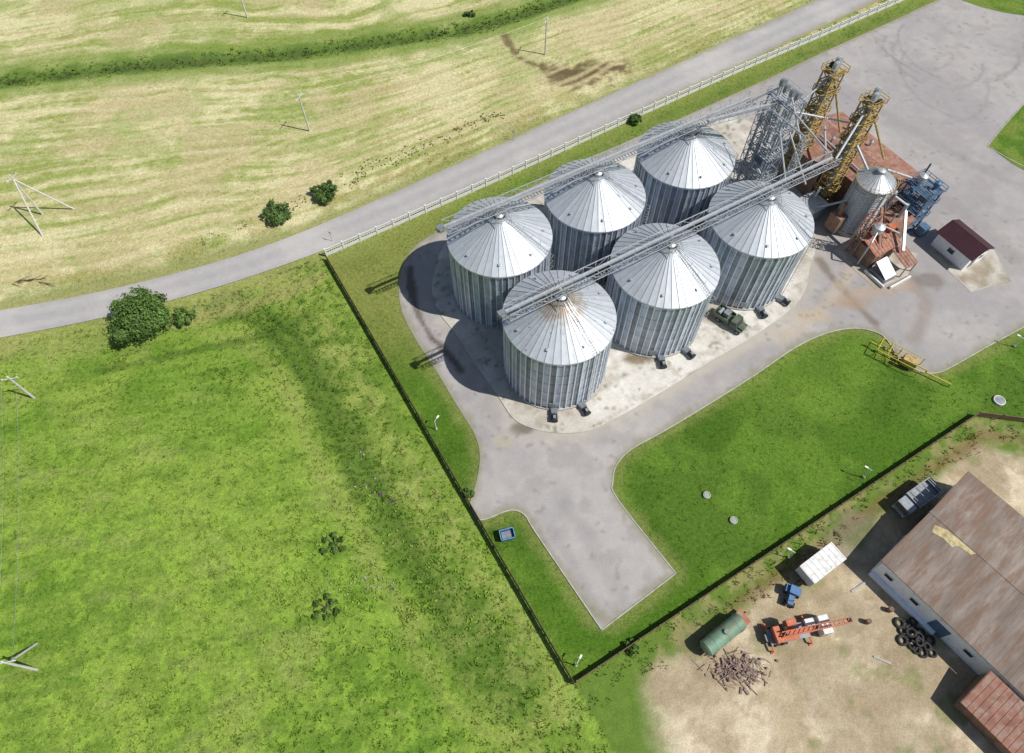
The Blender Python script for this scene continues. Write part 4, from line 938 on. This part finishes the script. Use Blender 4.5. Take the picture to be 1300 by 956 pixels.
def leanto():
    e = Vector((math.sin(ub), -math.cos(ub), 0)); p = KE+e*15.0; p.z = 0
    t = root('lean_to', 'low shed with rusty brown sheet roof against the barn, bottom edge', 'shed', p, ub)
    MB().box((-2.6, -4, 1.2), (4.8, 7.4, 2.4)).build('wall', M['rust'], t)
    r_ = MB().slab((-5.3, -8, 2.45), (-.3, -8, 3.4), (-.3, 0, 3.4), (-5.3, 0, 2.45), -.12)
    for k in range(12): r_.bar((-5.3, -.1-k*.7, 2.6), (-.3, -.1-k*.7, 3.55), .05, .04)
    r_.build('roof', M['rustroof'], t)
leanto()

# ------------------------------------------------------------------ vehicles
def wheel(parent, x, y, r=.5, w=.3, rim=None):
    prof = MB().tube((x, y-w/2, r), (x, y+w/2, r), r, r, 18).tube((x, y-w/2-.02, r), (x, y+w/2+.02, r), r*.85, r*.85, 18)
    o = prof.build('wheel', M['black'], parent); MB().tube((x, y-w/2-.04, r), (x, y+w/2+.04, r), r*.5, r*.5, 12).build('rim', rim or M['galv_d'], o); return o
def cab(parent, x0, x1, w, z0, z1, mat):
    mb = MB(); y = w/2; zb = z0+(z1-z0)*.5
    pr = [(x0, z0), (x1, z0), (x1+.02, zb), (x1-.28, z1), (x0, z1)]
    vs = [(a, -y, b) for a, b in pr]+[(a, y, b) for a, b in pr]; n = 5
    mb.add(vs, [tuple(range(n)), tuple(range(n, 2*n))[::-1]]+[(i, n+i, n+(i+1) % n, (i+1) % n) for i in range(n)])
    c = mb.build('cab', mat, parent)
    MB().slab((x1+.04, -y+.12, zb+.08), (x1+.04, y-.12, zb+.08), (x1-.23, y-.12, z1-.1), (x1-.23, -y+.12, z1-.1), -.02).build('windshield', M['glass'], c)
    for s_ in (-1, 1): MB().box(((x0+x1)/2-.05, s_*(y+.01), zb+(z1-zb)*.5), ((x1-x0)*.6, .03, (z1-zb)*.7)).build('side_window', M['glass'], c)
    for s_ in (-1, 1): MB().tube((x1, s_*(y-.25), z0+.25), (x1+.08, s_*(y-.25), z0+.25), .12, .12, 10).build('headlight', M['dustwhite'], c)
    return c
def box_trailer():
    a, b = P(1016, 736, 1), P(1060, 702, 1.2); d = a-b; p = (a+b)/2; p.z = 0
    t = root('box_trailer', 'white box trailer standing in the dirt yard beside the small blue tractor', 'trailer', p, math.atan2(d.y, d.x)); l = 5.6
    MB().box((0, -.4, .85), (l, .14, .25)).box((0, .4, .85), (l, .14, .25)).box((-2.7, 0, .8), (.15, 2, .2)).bar((l/2, 0, .7), (l/2+.9, 0, .55), .12).build('chassis', M['black'], t)
    MB().box((0, 0, 1.9), (5.4, 2.4, 1.8)).build('box_body', M['dustwhite'], t)
    mb = MB(); mb.box((0, 0, 2.84), (5.5, 2.5, .08))
    for k in range(8): mb.box((-2.6+k*.74, 0, 2.9), (.05, 2.45, .04))
    mb.build('box_roof', M['dustwhite'], t)
    MB().box((-2.74, 0, 1.9), (.06, 2.1, 1.6)).build('rear_door', M['galv'], t)
    for x in (1.8, -1.7):
        for s_ in (-1, 1): wheel(t, x, s_*1.0)
box_trailer()
def tractor():
    p = P(1002, 757); t = root('tractor', 'small blue tractor at the lower left end of the white box trailer', 'tractor', p, math.radians(245)); t.scale = (.85, .85, .85)
    MB().box((.8, 0, 1.05), (1.5, .75, .75)).box((1.5, 0, .95), (.15, .7, .55)).build('bonnet', M['blue'], t)
    c = MB().box((-.5, 0, 1.25), (1.2, 1.2, 1.3)).build('cab', M['blue'], t); MB().box((-.5, 0, 1.98), (1.2, 1.15, .1)).build('cab_roof', M['blue'], c)
    MB().box((.12, 0, 1.55), (.04, 1.0, .6)).build('windshield', M['glass'], c)
    MB().tube((1.0, .2, 1.4), (1.0, .2, 2.1), .05, .05, 8).build('exhaust', M['black'], t)
    for s_ in (-1, 1): wheel(t, -.6, s_*.85, .72, .36, M['blue']); wheel(t, 1.2, s_*.65, .42, .24, M['blue']); MB().box((-.6, s_*.85, 1.5), (1.2, .42, .08)).build('mudguard', M['blue'], t)
tractor()
def dump_truck():
    a, b = P(1139, 650, 1), P(1186, 616, 1.2); d = a-b; p = (a+b)/2; p.z = 0
    t = root('dump_truck', 'grey blue dump truck with open dark bed parked beside the barn end', 'truck', p, math.atan2(d.y, d.x)); t.scale = (.95, .92, .92)
    MB().box((0, -.4, .8), (6.4, .14, .22)).box((0, .4, .8), (6.4, .14, .22)).build('chassis', M['black'], t)
    cab(t, 1.7, 3.4, 2.2, .7, 2.4, M['truckgrey'])
    mb = MB(); mb.box((-1., 0, 1.15), (4.6, 2.3, .12)); mb.box((-1., 1.15, 1.7), (4.6, .1, 1.1)); mb.box((-1., -1.15, 1.7), (4.6, .1, 1.1)); mb.box((1.3, 0, 1.8), (.1, 2.3, 1.3)); mb.box((-3.3, 0, 1.65), (.1, 2.3, 1.0))
    for k in range(6):
        for s_ in (-1, 1): mb.box((-3.1+k*.85, s_*1.23, 1.7), (.1, .08, 1.1))
    for s_ in (-1, 1): mb.box((-1., s_*1.17, 2.28), (4.7, .16, .1))
    for k in range(4): mb.box((-2.8+k*1.2, 0, 2.3), (.08, 2.3, .08))
    mb.build('dump_bed', M['truckgrey'], t)
    MB().box((-1., 0, 1.28), (4.4, 2.15, .15)).build('bed_load', M['galv_d'], t)
    for x in (2.5, -1.4, -2.5):
        for s_ in (-1, 1): wheel(t, x, s_*1.0, .48)
dump_truck()
def farm_truck():
    p = P(925, 411); t = root('farm_truck', 'dark green old truck parked on the slab between the front silos', 'truck', (p.x, p.y, .14), math.radians(-44))
    MB().box((0, -.35, .7), (4.8, .12, .2)).box((0, .35, .7), (4.8, .12, .2)).build('chassis', M['black'], t)
    cab(t, .4, 1.6, 1.9, .6, 2.1, M['dkgreen'])
    MB().box((2.05, 0, 1.0), (.95, 1.3, .7)).build('bonnet', M['dkgreen'], t)
    for s_ in (-1, 1): MB().box((2.0, s_*.85, .95), (1., .35, .12)).build('mudguard', M['dkgreen'], t)
    mb = MB(); mb.box((-1.2, 0, 1.), (2.8, 2.1, .12))
    for s_ in (-1, 1): mb.box((-1.2, s_*1.05, 1.35), (2.8, .08, .6))
    mb.box((-2.6, 0, 1.35), (.08, 2.1, .6)); mb.build('flat_bed', M['dkgreen'], t)
    MB().box((-.9, .2, 1.5), (.9, 1.0, .9)).tube((-1.9, -.6, 1.4), (-1.9, .6, 1.4), .35, .35, 12).build('machinery', M['galv_d'], t)
    for x in (1.95, -1.5):
        for s_ in (-1, 1): wheel(t, x, s_*.9, .45, .26)
farm_truck()
def crane():
    p = P(1010, 803); t = root('crane_truck', 'orange truck crane with folded boom and white cab in the dirt yard', 'crane', p, math.radians(11)); t.scale = (.92, .9, .9)
    MB().box((0, 0, 1.0), (9.0, .9, .35)).box((-1.5, 0, 1.25), (5.2, 1.9, .1)).build('carrier', M['galv_d'], t)
    cab(t, 2.6, 4.2, 2.3, .7, 2.4, M['dustwhite'])
    MB().box((1.6, .7, 1.5), (1.2, .9, .7)).build('engine_cover', M['dustwhite'], t)
    MB().tube((-1.6, 0, 1.3), (-1.6, 0, 1.65), .9, .9, 20).box((-1.8, -.5, 2.0), (2.4, .9, .6)).box((-3.2, 0, 2.0), (.8, 2.0, .9)).build('turntable', M['orange'], t)
    MB().tube((-2.2, .1, 2.5), (-2.2, .7, 2.5), .32, .32, 12).build('winch_drum', M['black'], t)
    o = MB().box((-1.2, 1.05, 2.3), (1.3, .8, 1.3)).build('operator_cab', M['orange'], t); MB().box((-1.2, 1.47, 2.5), (1.0, .04, .7)).build('pane', M['glass'], o)
    BX = 6.1; mb = MB()
    for y in (-.3, .3):
        for z in (-.28, .28): mb.bar((-2.9, y-.2, 2.8+z), (BX, y-.2, 3.2+z*.7), .12)
    for k in range(14):
        st_ = (BX+2.9)/14; x = -2.9+k*st_; z = 2.8+.4*k/14; x2 = x+st_
        for y in (-.3, .3): mb.bar((x, y-.2, z-.28 if k % 2 else z+.28), (x2, y-.2, z+.28 if k % 2 else z-.28), .07)
        mb.bar((x, -.5, z+.28), (x2, .1, z+.28), .07); mb.bar((x, -.5, z-.28), (x, .1, z-.28), .07)
    mb.box((-.6, -.2, 2.9), (3.4, .5, .4), ry=-.05)
    bm_ = mb.build('boom', M['orange'], t); MB().tube((BX, -.45, 3.1), (BX, .05, 3.1), .3, .3, 12).build('pulley', M['black'], bm_)
    for x in (-3.9, 1.3):
        for s_ in (-1, 1):
            MB().bar((x, 0, .95), (x, s_*1.7, .75), .2).bar((x, s_*1.7, .8), (x, s_*1.7, .1), .13).box((x, s_*1.7, .06), (.45, .45, .08)).build('outrigger', M['orange'], t)
    for x in (3.2, -2.2, -3.2):
        for s_ in (-1, 1): wheel(t, x, s_*1.0, .5)
crane()
def tank():
    a, b = P(893, 826, 1.4), P(944, 784, 1.4); d = b-a; p = (a+b)/2; p.z = 0; t = root('tank_trailer', 'green cylindrical tank trailer with rusty front frame near the scrap', 'tank', p, math.atan2(d.y, d.x))
    mb = MB(); mb.tube((-2.9, 0, 1.6), (2.6, 0, 1.6), 1.0, 1.0, 28); mb.tube((-3.1, 0, 1.6), (-2.9, 0, 1.6), .75, 1.0, 28); mb.tube((2.6, 0, 1.6), (2.8, 0, 1.6), 1.0, .75, 28)
    for x in (-1.8, 0, 1.7): mb.tube((x-.05, 0, 1.6), (x+.05, 0, 1.6), 1.03, 1.03, 28)
    mb.build('tank_shell', M['green'], t, False)
    MB().tube((0, 0, 2.55), (0, 0, 2.85), .32, .32, 14).build('hatch', M['green'], t)
    MB().box((0, -.5, .55), (6.6, .14, .2)).box((0, .5, .55), (6.6, .14, .2)).box((3.4, 0, .7), (.9, 1.8, .3)).bar((3.2, 0, .6), (4.7, 0, .5), .14).build('chassis', M['redrust'], t)
    for x in (-2.1, 2.4):
        for s_ in (-1, 1): wheel(t, x, s_*.95, .42, .24)
tank()
def scrap():
    p = P(938, 850); mb = MB(); rr = random.Random(4)
    for k in range(210):
        x, y = rr.gauss(0, 1.6), rr.gauss(0, .8); l = rr.uniform(.4, 1.9); an = rr.uniform(0, PI); el = rr.uniform(-.12, .18); z = .03+rr.uniform(0, .55)*math.exp(-(x*x/4+y*y/1.5))
        d = Vector((math.cos(an), math.sin(an), el))*l/2; c = Vector((x, y, z+.03+abs(d.z)))
        if k % 7 == 0: mb.box(c, (rr.uniform(.3, .8), rr.uniform(.2, .5), .05), rz=an, rx=rr.uniform(-.2, .2))
        elif k % 5 == 0: mb.tube(c-d*.3, c+d*.3, .13, .13, 8)
        else: mb.bar(c-d, c+d, rr.uniform(.03, .08))
    m = pm('mixed scrap metal', (.25, .22, .2), .7, .3, .6, 2.5, (.26, .13, .08), .6)
    o = mb.build('scrap_heap', m); o.location = (p.x, p.y, 0); o['kind'] = 'stuff'; tag(o, 'tangled heap of rusty and grey scrap metal at the yard bottom', 'scrap')
scrap()
def tyre_mesh():
    mb = MB(); n = 18; rr_, q = .3, .15
    for i in range(n):
        a0, a1 = 2*PI*i/n, 2*PI*(i+1)/n
        for j in range(8):
            b0, b1 = 2*PI*j/8, 2*PI*(j+1)/8; f_ = lambda a, b: ((rr_+.14+q*math.cos(b))*math.cos(a), (rr_+.14+q*math.cos(b))*math.sin(a), .15+q*math.sin(b))
            mb.add([f_(a0, b0), f_(a1, b0), f_(a1, b1), f_(a0, b1)], [(0, 1, 2, 3)])
    return mb
ty0 = None; rr = random.Random(3)
for k, (px_, py_, lev) in enumerate(((1150, 800, 0), (1158, 808, 0), (1165, 798, 0), (1172, 812, 0), (1181, 820, 0), (1163, 818, 0), (1176, 828, 0), (1188, 828, 0), (1160, 803, 1), (1169, 808, 1), (1179, 820, 1), (1150, 812, 0), (1155, 790, 0), (1164, 788, 0), (1168, 824, 0), (1173, 802, 0), (1168, 815, 2), (1146, 790, 0), (1185, 812, 0))):
    if ty0 is None: ty0 = tyre_mesh().build('old_tyre', M['black']); o = ty0
    else: o = ty0.copy(); C.objects.link(o)
    p = P(px_, py_); o.location = (p.x-.5, p.y-.1, .0+lev*.28); o.rotation_euler = (rr.uniform(-.3, .3)*(1 if lev else .2), rr.uniform(-.3, .3)*(1 if lev else .2), 0); s_ = rr.uniform(.7, 1.15); o.scale = (s_, s_, 1.)
    tag(o, 'worn black tyre in the heap against the white barn wall', 'tyre', 'old tyres heaped beside the barn')
for (px_, py_, lb, m) in ((1100, 790, 'rusty barrel on the sand right of the crane', 'rust'), (1128, 775, 'rusty barrel near the barn wall above the tyres', 'rust')):
    p = P(px_, py_); t = root('barrel', lb, 'barrel', p)
    mb = MB().lathe([(0, .9), (.29, .9), (.3, .86), (.29, .6), (.31, .58), (.29, .56), (.29, .32), (.31, .3), (.29, .28), (.3, 0)], 16); mb.build('drum', M[m], t); MB().tube((.15, 0, .9), (.15, 0, .94), .05, .05, 8).build('bung', M['black'], t)
for (px_, py_, l_, an_, lb) in ((1090, 745, 2.4, .5, 'loose weathered plank on the sand, nearest the barn corner'), (1120, 838, 2.0, -.4, 'loose weathered plank on the sand left of the tyres')):
    p = P(px_, py_); o = MB().box((0, 0, .04), (l_, .25, .07)).build('plank', M['con']); o.location = p; o.rotation_euler = (0, 0, an_); tag(o, lb, 'plank')

# ------------------------------------------------------------------ blue bin, manholes, lamps, gas station
def bin_():
    p = P(644, 681); t = root('skip_bin', 'blue open rubbish container on the small lawn beside the driveway', 'bin', p, .25); mb = MB(); w, l, h = 1.8, 1.3, 1.1
    for s_ in (-1, 1):
        mb.slab((-w/2*.85, s_*l/2*.85, .15), (w/2*.85, s_*l/2*.85, .15), (w/2, s_*l/2, h), (-w/2, s_*l/2, h), .04*s_)
        mb.slab((s_*w/2*.85, -l/2*.85, .15), (s_*w/2*.85, l/2*.85, .15), (s_*w/2, l/2, h), (s_*w/2, -l/2, h), -.04*s_)
    mb.box((0, 0, .16), (w*.85, l*.85, .06)); mb.build('bin_body', M['blue'], t)
    MB().box((0, l/2, h), (w+.1, .1, .1)).box((0, -l/2, h), (w+.1, .1, .1)).box((w/2, 0, h), (.1, l, .1)).box((-w/2, 0, h), (.1, l, .1)).build('rim', pm('light blue rim', (.12, .3, .55), .5), t)
    MB().box((0, 0, .4), (w*.8, l*.8, .4)).build('rubbish', M['galv_d'], t)
    for sx in (-1, 1):
        for sy in (-1, 1): MB().tube((sx*.6, sy*.4, .0), (sx*.6, sy*.4, .15), .08, .08, 8).build('foot', M['black'], t)
bin_()
cvm = pm('cover', (.3, .36, .3), .8)
for (px_, py_, lb) in ((897, 629, 'pale round manhole cover on the lawn, the upper of the two'), (931, 661, 'pale round manhole cover on the lawn, the lower of the two'), (1268, 509, 'pale concrete well ring in the grass near the right edge')):
    p = P(px_, py_); t = root('manhole', lb, 'manhole', (p.x, p.y, -.02)); r_ = .8 if px_ > 1200 else .5
    MB().lathe([(r_+.0, -.1), (r_, .28), (r_-.12, .3), (r_-.14, .22)], 24).build('concrete_ring', M['con'] if px_ < 1200 else M['whitecon'], t); MB().lathe([(r_-.13, .2), (r_-.16, .25), (0, .27)], 24).build('cover', cvm if px_ < 1200 else M['galv_d'], t)
def lamp(px_, py_, h, label, rz):
    p = P(px_, py_); t = root('yard_lamp', label, 'lamp', p, rz, 'slim white yard lamps'); MB().tube((0, 0, 0), (0, 0, h), .08, .05, 10).build('lamp_post', M['dustwhite'], t)
    MB().box((0, 0, .15), (.3, .3, .3)).build('base', M['con'], t); MB().bar((0, 0, h-.1), (.6, 0, h+.1), .05).build('arm', M['dustwhite'], t); MB().box((.75, 0, h+.1), (.45, .2, .1)).build('lamp_head', M['white'], t)
lamp(554, 545, 2.6, 'slim white lamp beside the dark fence, left lawn strip', 1.); lamp(731, 845, 2.4, 'slim white lamp at the fence corner near the bottom', 1.)
lamp(1096, 606, 2.6, 'slim white lamp on the right lawn near the rusty fence', 2.6); lamp(1001, 708, 2.4, 'slim white lamp beside the rusty fence above the box trailer', 2.6)
lamp(1287, 440, 2.4, 'slim white lamp by the grass at the right edge', 2.6)
def sign(px_, py_, lb):
    p = P(px_, py_); t = root('road_sign', lb, 'sign', p, -.6); MB().tube((0, 0, 0), (0, 0, 2.3), .04, .04, 8).build('post', M['galv'], t); MB().box((0, 0, 2.1), (.6, .03, .4)).build('sign_plate', M['whitecon'], t)
sign(422, 306, 'small pale road sign where the white fence begins'); sign(652, 178, 'small pale road sign on the far road edge')
def gas():
    p = P(1150, 464); t = root('gas_station', 'yellow gas regulator cabinet with pipe frame at the lawn edge', 'pipework', (p.x, p.y, 0), math.radians(-36))
    mb = MB(); mb.box((0, 0, 1.15), (2.0, 1.4, 1.4)); mb.build('cabinet', M['yellow'], t); MB().box((0, -.71, 1.15), (1.6, .04, 1.2)).build('cabinet_door', M['gasyellow'], t)
    mb = MB()
    for sx in (-1, 1):
        for sy in (-1, 1): mb.bar((sx*.9, sy*.6, 0), (sx*.9, sy*.6, .45), .12)
    mb.build('cabinet_legs', M['galv_d'], t)
    fr_ = MB()
    for x in (-4.6, -3.1, -1.6):
        fr_.tube((x, -1.3, 0), (x, -1.3, 1.7), .06, .06, 8); fr_.tube((x, 1.3, 0), (x, 1.3, 1.7), .06, .06, 8); fr_.tube((x, -1.3, 1.7), (x, 1.3, 1.7), .06, .06, 8)
    for y in (-1.3, 1.3): fr_.tube((-4.6, y, 1.7), (1.6, y, 1.7), .06, .06, 8); fr_.tube((-4.6, y, .9), (-1.2, y, .9), .05, .05, 8); fr_.tube((1.6, y, 0), (1.6, y, 1.7), .06, .06, 8)
    fr_.build('pipe_frame', M['gasyellow'], t)
    for nm, pp in (('outlet_pipe', [(1.0, 0, 1.2), (2.6, 0, 1.2), (2.6, 0, .7), (6.2, .1, .7), (6.2, .1, 0)]), ('inlet_pipe', [(-1.0, 0, 1.2), (-5.8, 0, 1.2), (-5.8, 0, 0)])):
        mb = MB()
        for a, b in zip(pp[:-1], pp[1:]): mb.tube(a, b, .1, .1, 8)
        mb.build(nm, M['gasyellow'], t)
    for x in (-3.8, -2.4): MB().tube((x, -.25, 1.2), (x, .25, 1.2), .22, .22, 12).tube((x, 0, 1.2), (x, 0, 1.7), .04, .04, 6).lathe([(.2, 1.7), (.2, 1.74), (0, 1.75)], 10, (x, 0, 0)).build('valve', M['rust'], t)
gas()

# ------------------------------------------------------------------ power poles
def pole(px_, py_, h, label, rz, braces=()):
    p = P(px_, py_); t = root('utility_pole', label, 'pole', (p.x, p.y, -.1), 0, 'utility poles in the fields')
    MB().tube((0, 0, 0), (0, 0, h), .17, .12, 10).build('shaft', M['wood'], t)
    c, s_ = math.cos(rz), math.sin(rz); ca = MB().bar((-c*1.1, -s_*1.1, h-.5), (c*1.1, s_*1.1, h-.5), .1).build('crossarm', M['wood'], t)
    for k in (-1, 0, 1):
        z0 = h-.45 if k else h; MB().tube((c*k, s_*k, z0), (c*k, s_*k, z0+.25), .06, .05, 8).build('insulator', M['white'], ca)
    for b in braces:
        q = P(*b)-p; MB().tube((0, 0, h-.9), (q.x, q.y, 0), .12, .14, 10).build('brace', M['wood'], t)
    return p+Vector((0, 0, h))
t_a = pole(54, 272, 9.2, 'utility pole with two slanting braces at the left edge of the hay field', 1.2, ((54, 300), (94, 265)))
t_b = pole(393, 166, 8.2, 'lone utility pole standing in the middle of the hay field', 1.2)
t_c = pole(692, 69, 8.2, 'utility pole in the hay field near the dark soil patch', 1.2)
t_d = pole(314, 22, 8.2, 'utility pole at the top of the photo beyond the ditch', 1.2)
t_e = pole(43, 505, 6.2, 'pale utility pole at the left edge of the green meadow', .2)
t_f = pole(46, 850, 6.4, 'utility pole with slanting brace in the bottom left corner', .2, ((46, 817),))
def wire(a, b, off, lb):
    mb = MB(); n = 14; q = []
    for i in range(n+1):
        s_ = i/n; v = a.lerp(b, s_)+off; v.z -= 4*1.0*s_*(1-s_); q.append(v)
    for u, v in zip(q[:-1], q[1:]): mb.tube(u, v, .012, .012, 4)
    tag(mb.build('power_line', M['galv']), lb, 'wire')
wire(t_e, t_f, Vector((-.9, -.2, -.2)), 'thin overhead wire along the left edge of the meadow, outer one')
wire(t_e, t_f, Vector((.9, .2, -.2)), 'thin overhead wire along the left edge of the meadow, inner one')
wire(t_b, t_c, Vector((0, 0, -.1)), 'thin overhead wire across the hay field between two lone poles')
wire(t_a, t_b, Vector((0, 0, -.1)), 'thin overhead wire from the braced pole to the lone mid field pole')
mb = MB(); p = P(40, 358); rr = random.Random(9)
for k in range(16):
    a = rr.uniform(-.5, .6); l = rr.uniform(1.2, 3.2); x, y = rr.uniform(-3, 3), rr.uniform(-.5, .5); mb.tube((x, y, .15), (x+l*math.cos(a), y+l*math.sin(a), rr.uniform(.2, .9)), .05, .02, 5)
o = mb.build('brushwood_heap', M['bark']); o.location = (p.x, p.y, -.1); tag(o, 'heap of dead branches on the roadside at far left', 'branches'); o['kind'] = 'stuff'

# ------------------------------------------------------------------ light, sky, camera
el = math.radians(54); sd = Vector((-.957*math.cos(el), .29*math.cos(el), -math.sin(el)))
sun = bpy.data.lights.new('sun', 'SUN'); sun.energy = 4.7; sun.angle = math.radians(.53); sun.color = (1, .965, .91)
so = bpy.data.objects.new('sun', sun); C.objects.link(so); so.rotation_euler = sd.to_track_quat('-Z', 'Y').to_euler(); so.location = (60, -20, 90)
w = bpy.data.worlds.new('World'); S.world = w; w.use_nodes = True; nt = w.node_tree
sk = nt.nodes.new('ShaderNodeTexSky'); sk.sky_type = 'NISHITA'; sk.sun_disc = False; sk.sun_elevation = el
sk.sun_rotation = math.atan2(-sd.x, -sd.y); nt.links.new(sk.outputs[0], nt.nodes['Background'].inputs[0]); nt.nodes['Background'].inputs[1].default_value = .08
cam = bpy.data.cameras.new('camera'); co = bpy.data.objects.new('camera', cam); C.objects.link(co); co.location = (0, 0, H); co.rotation_euler = (PI/2-TH, 0, 0)
cam.sensor_width = 36; cam.lens = F/1300*36; cam.shift_y = -45/1300; cam.clip_end = 6000; cam.clip_start = .5
S.camera = co
S.view_settings.view_transform = 'Standard'; S.view_settings.look = 'None'; S.view_settings.exposure = 0
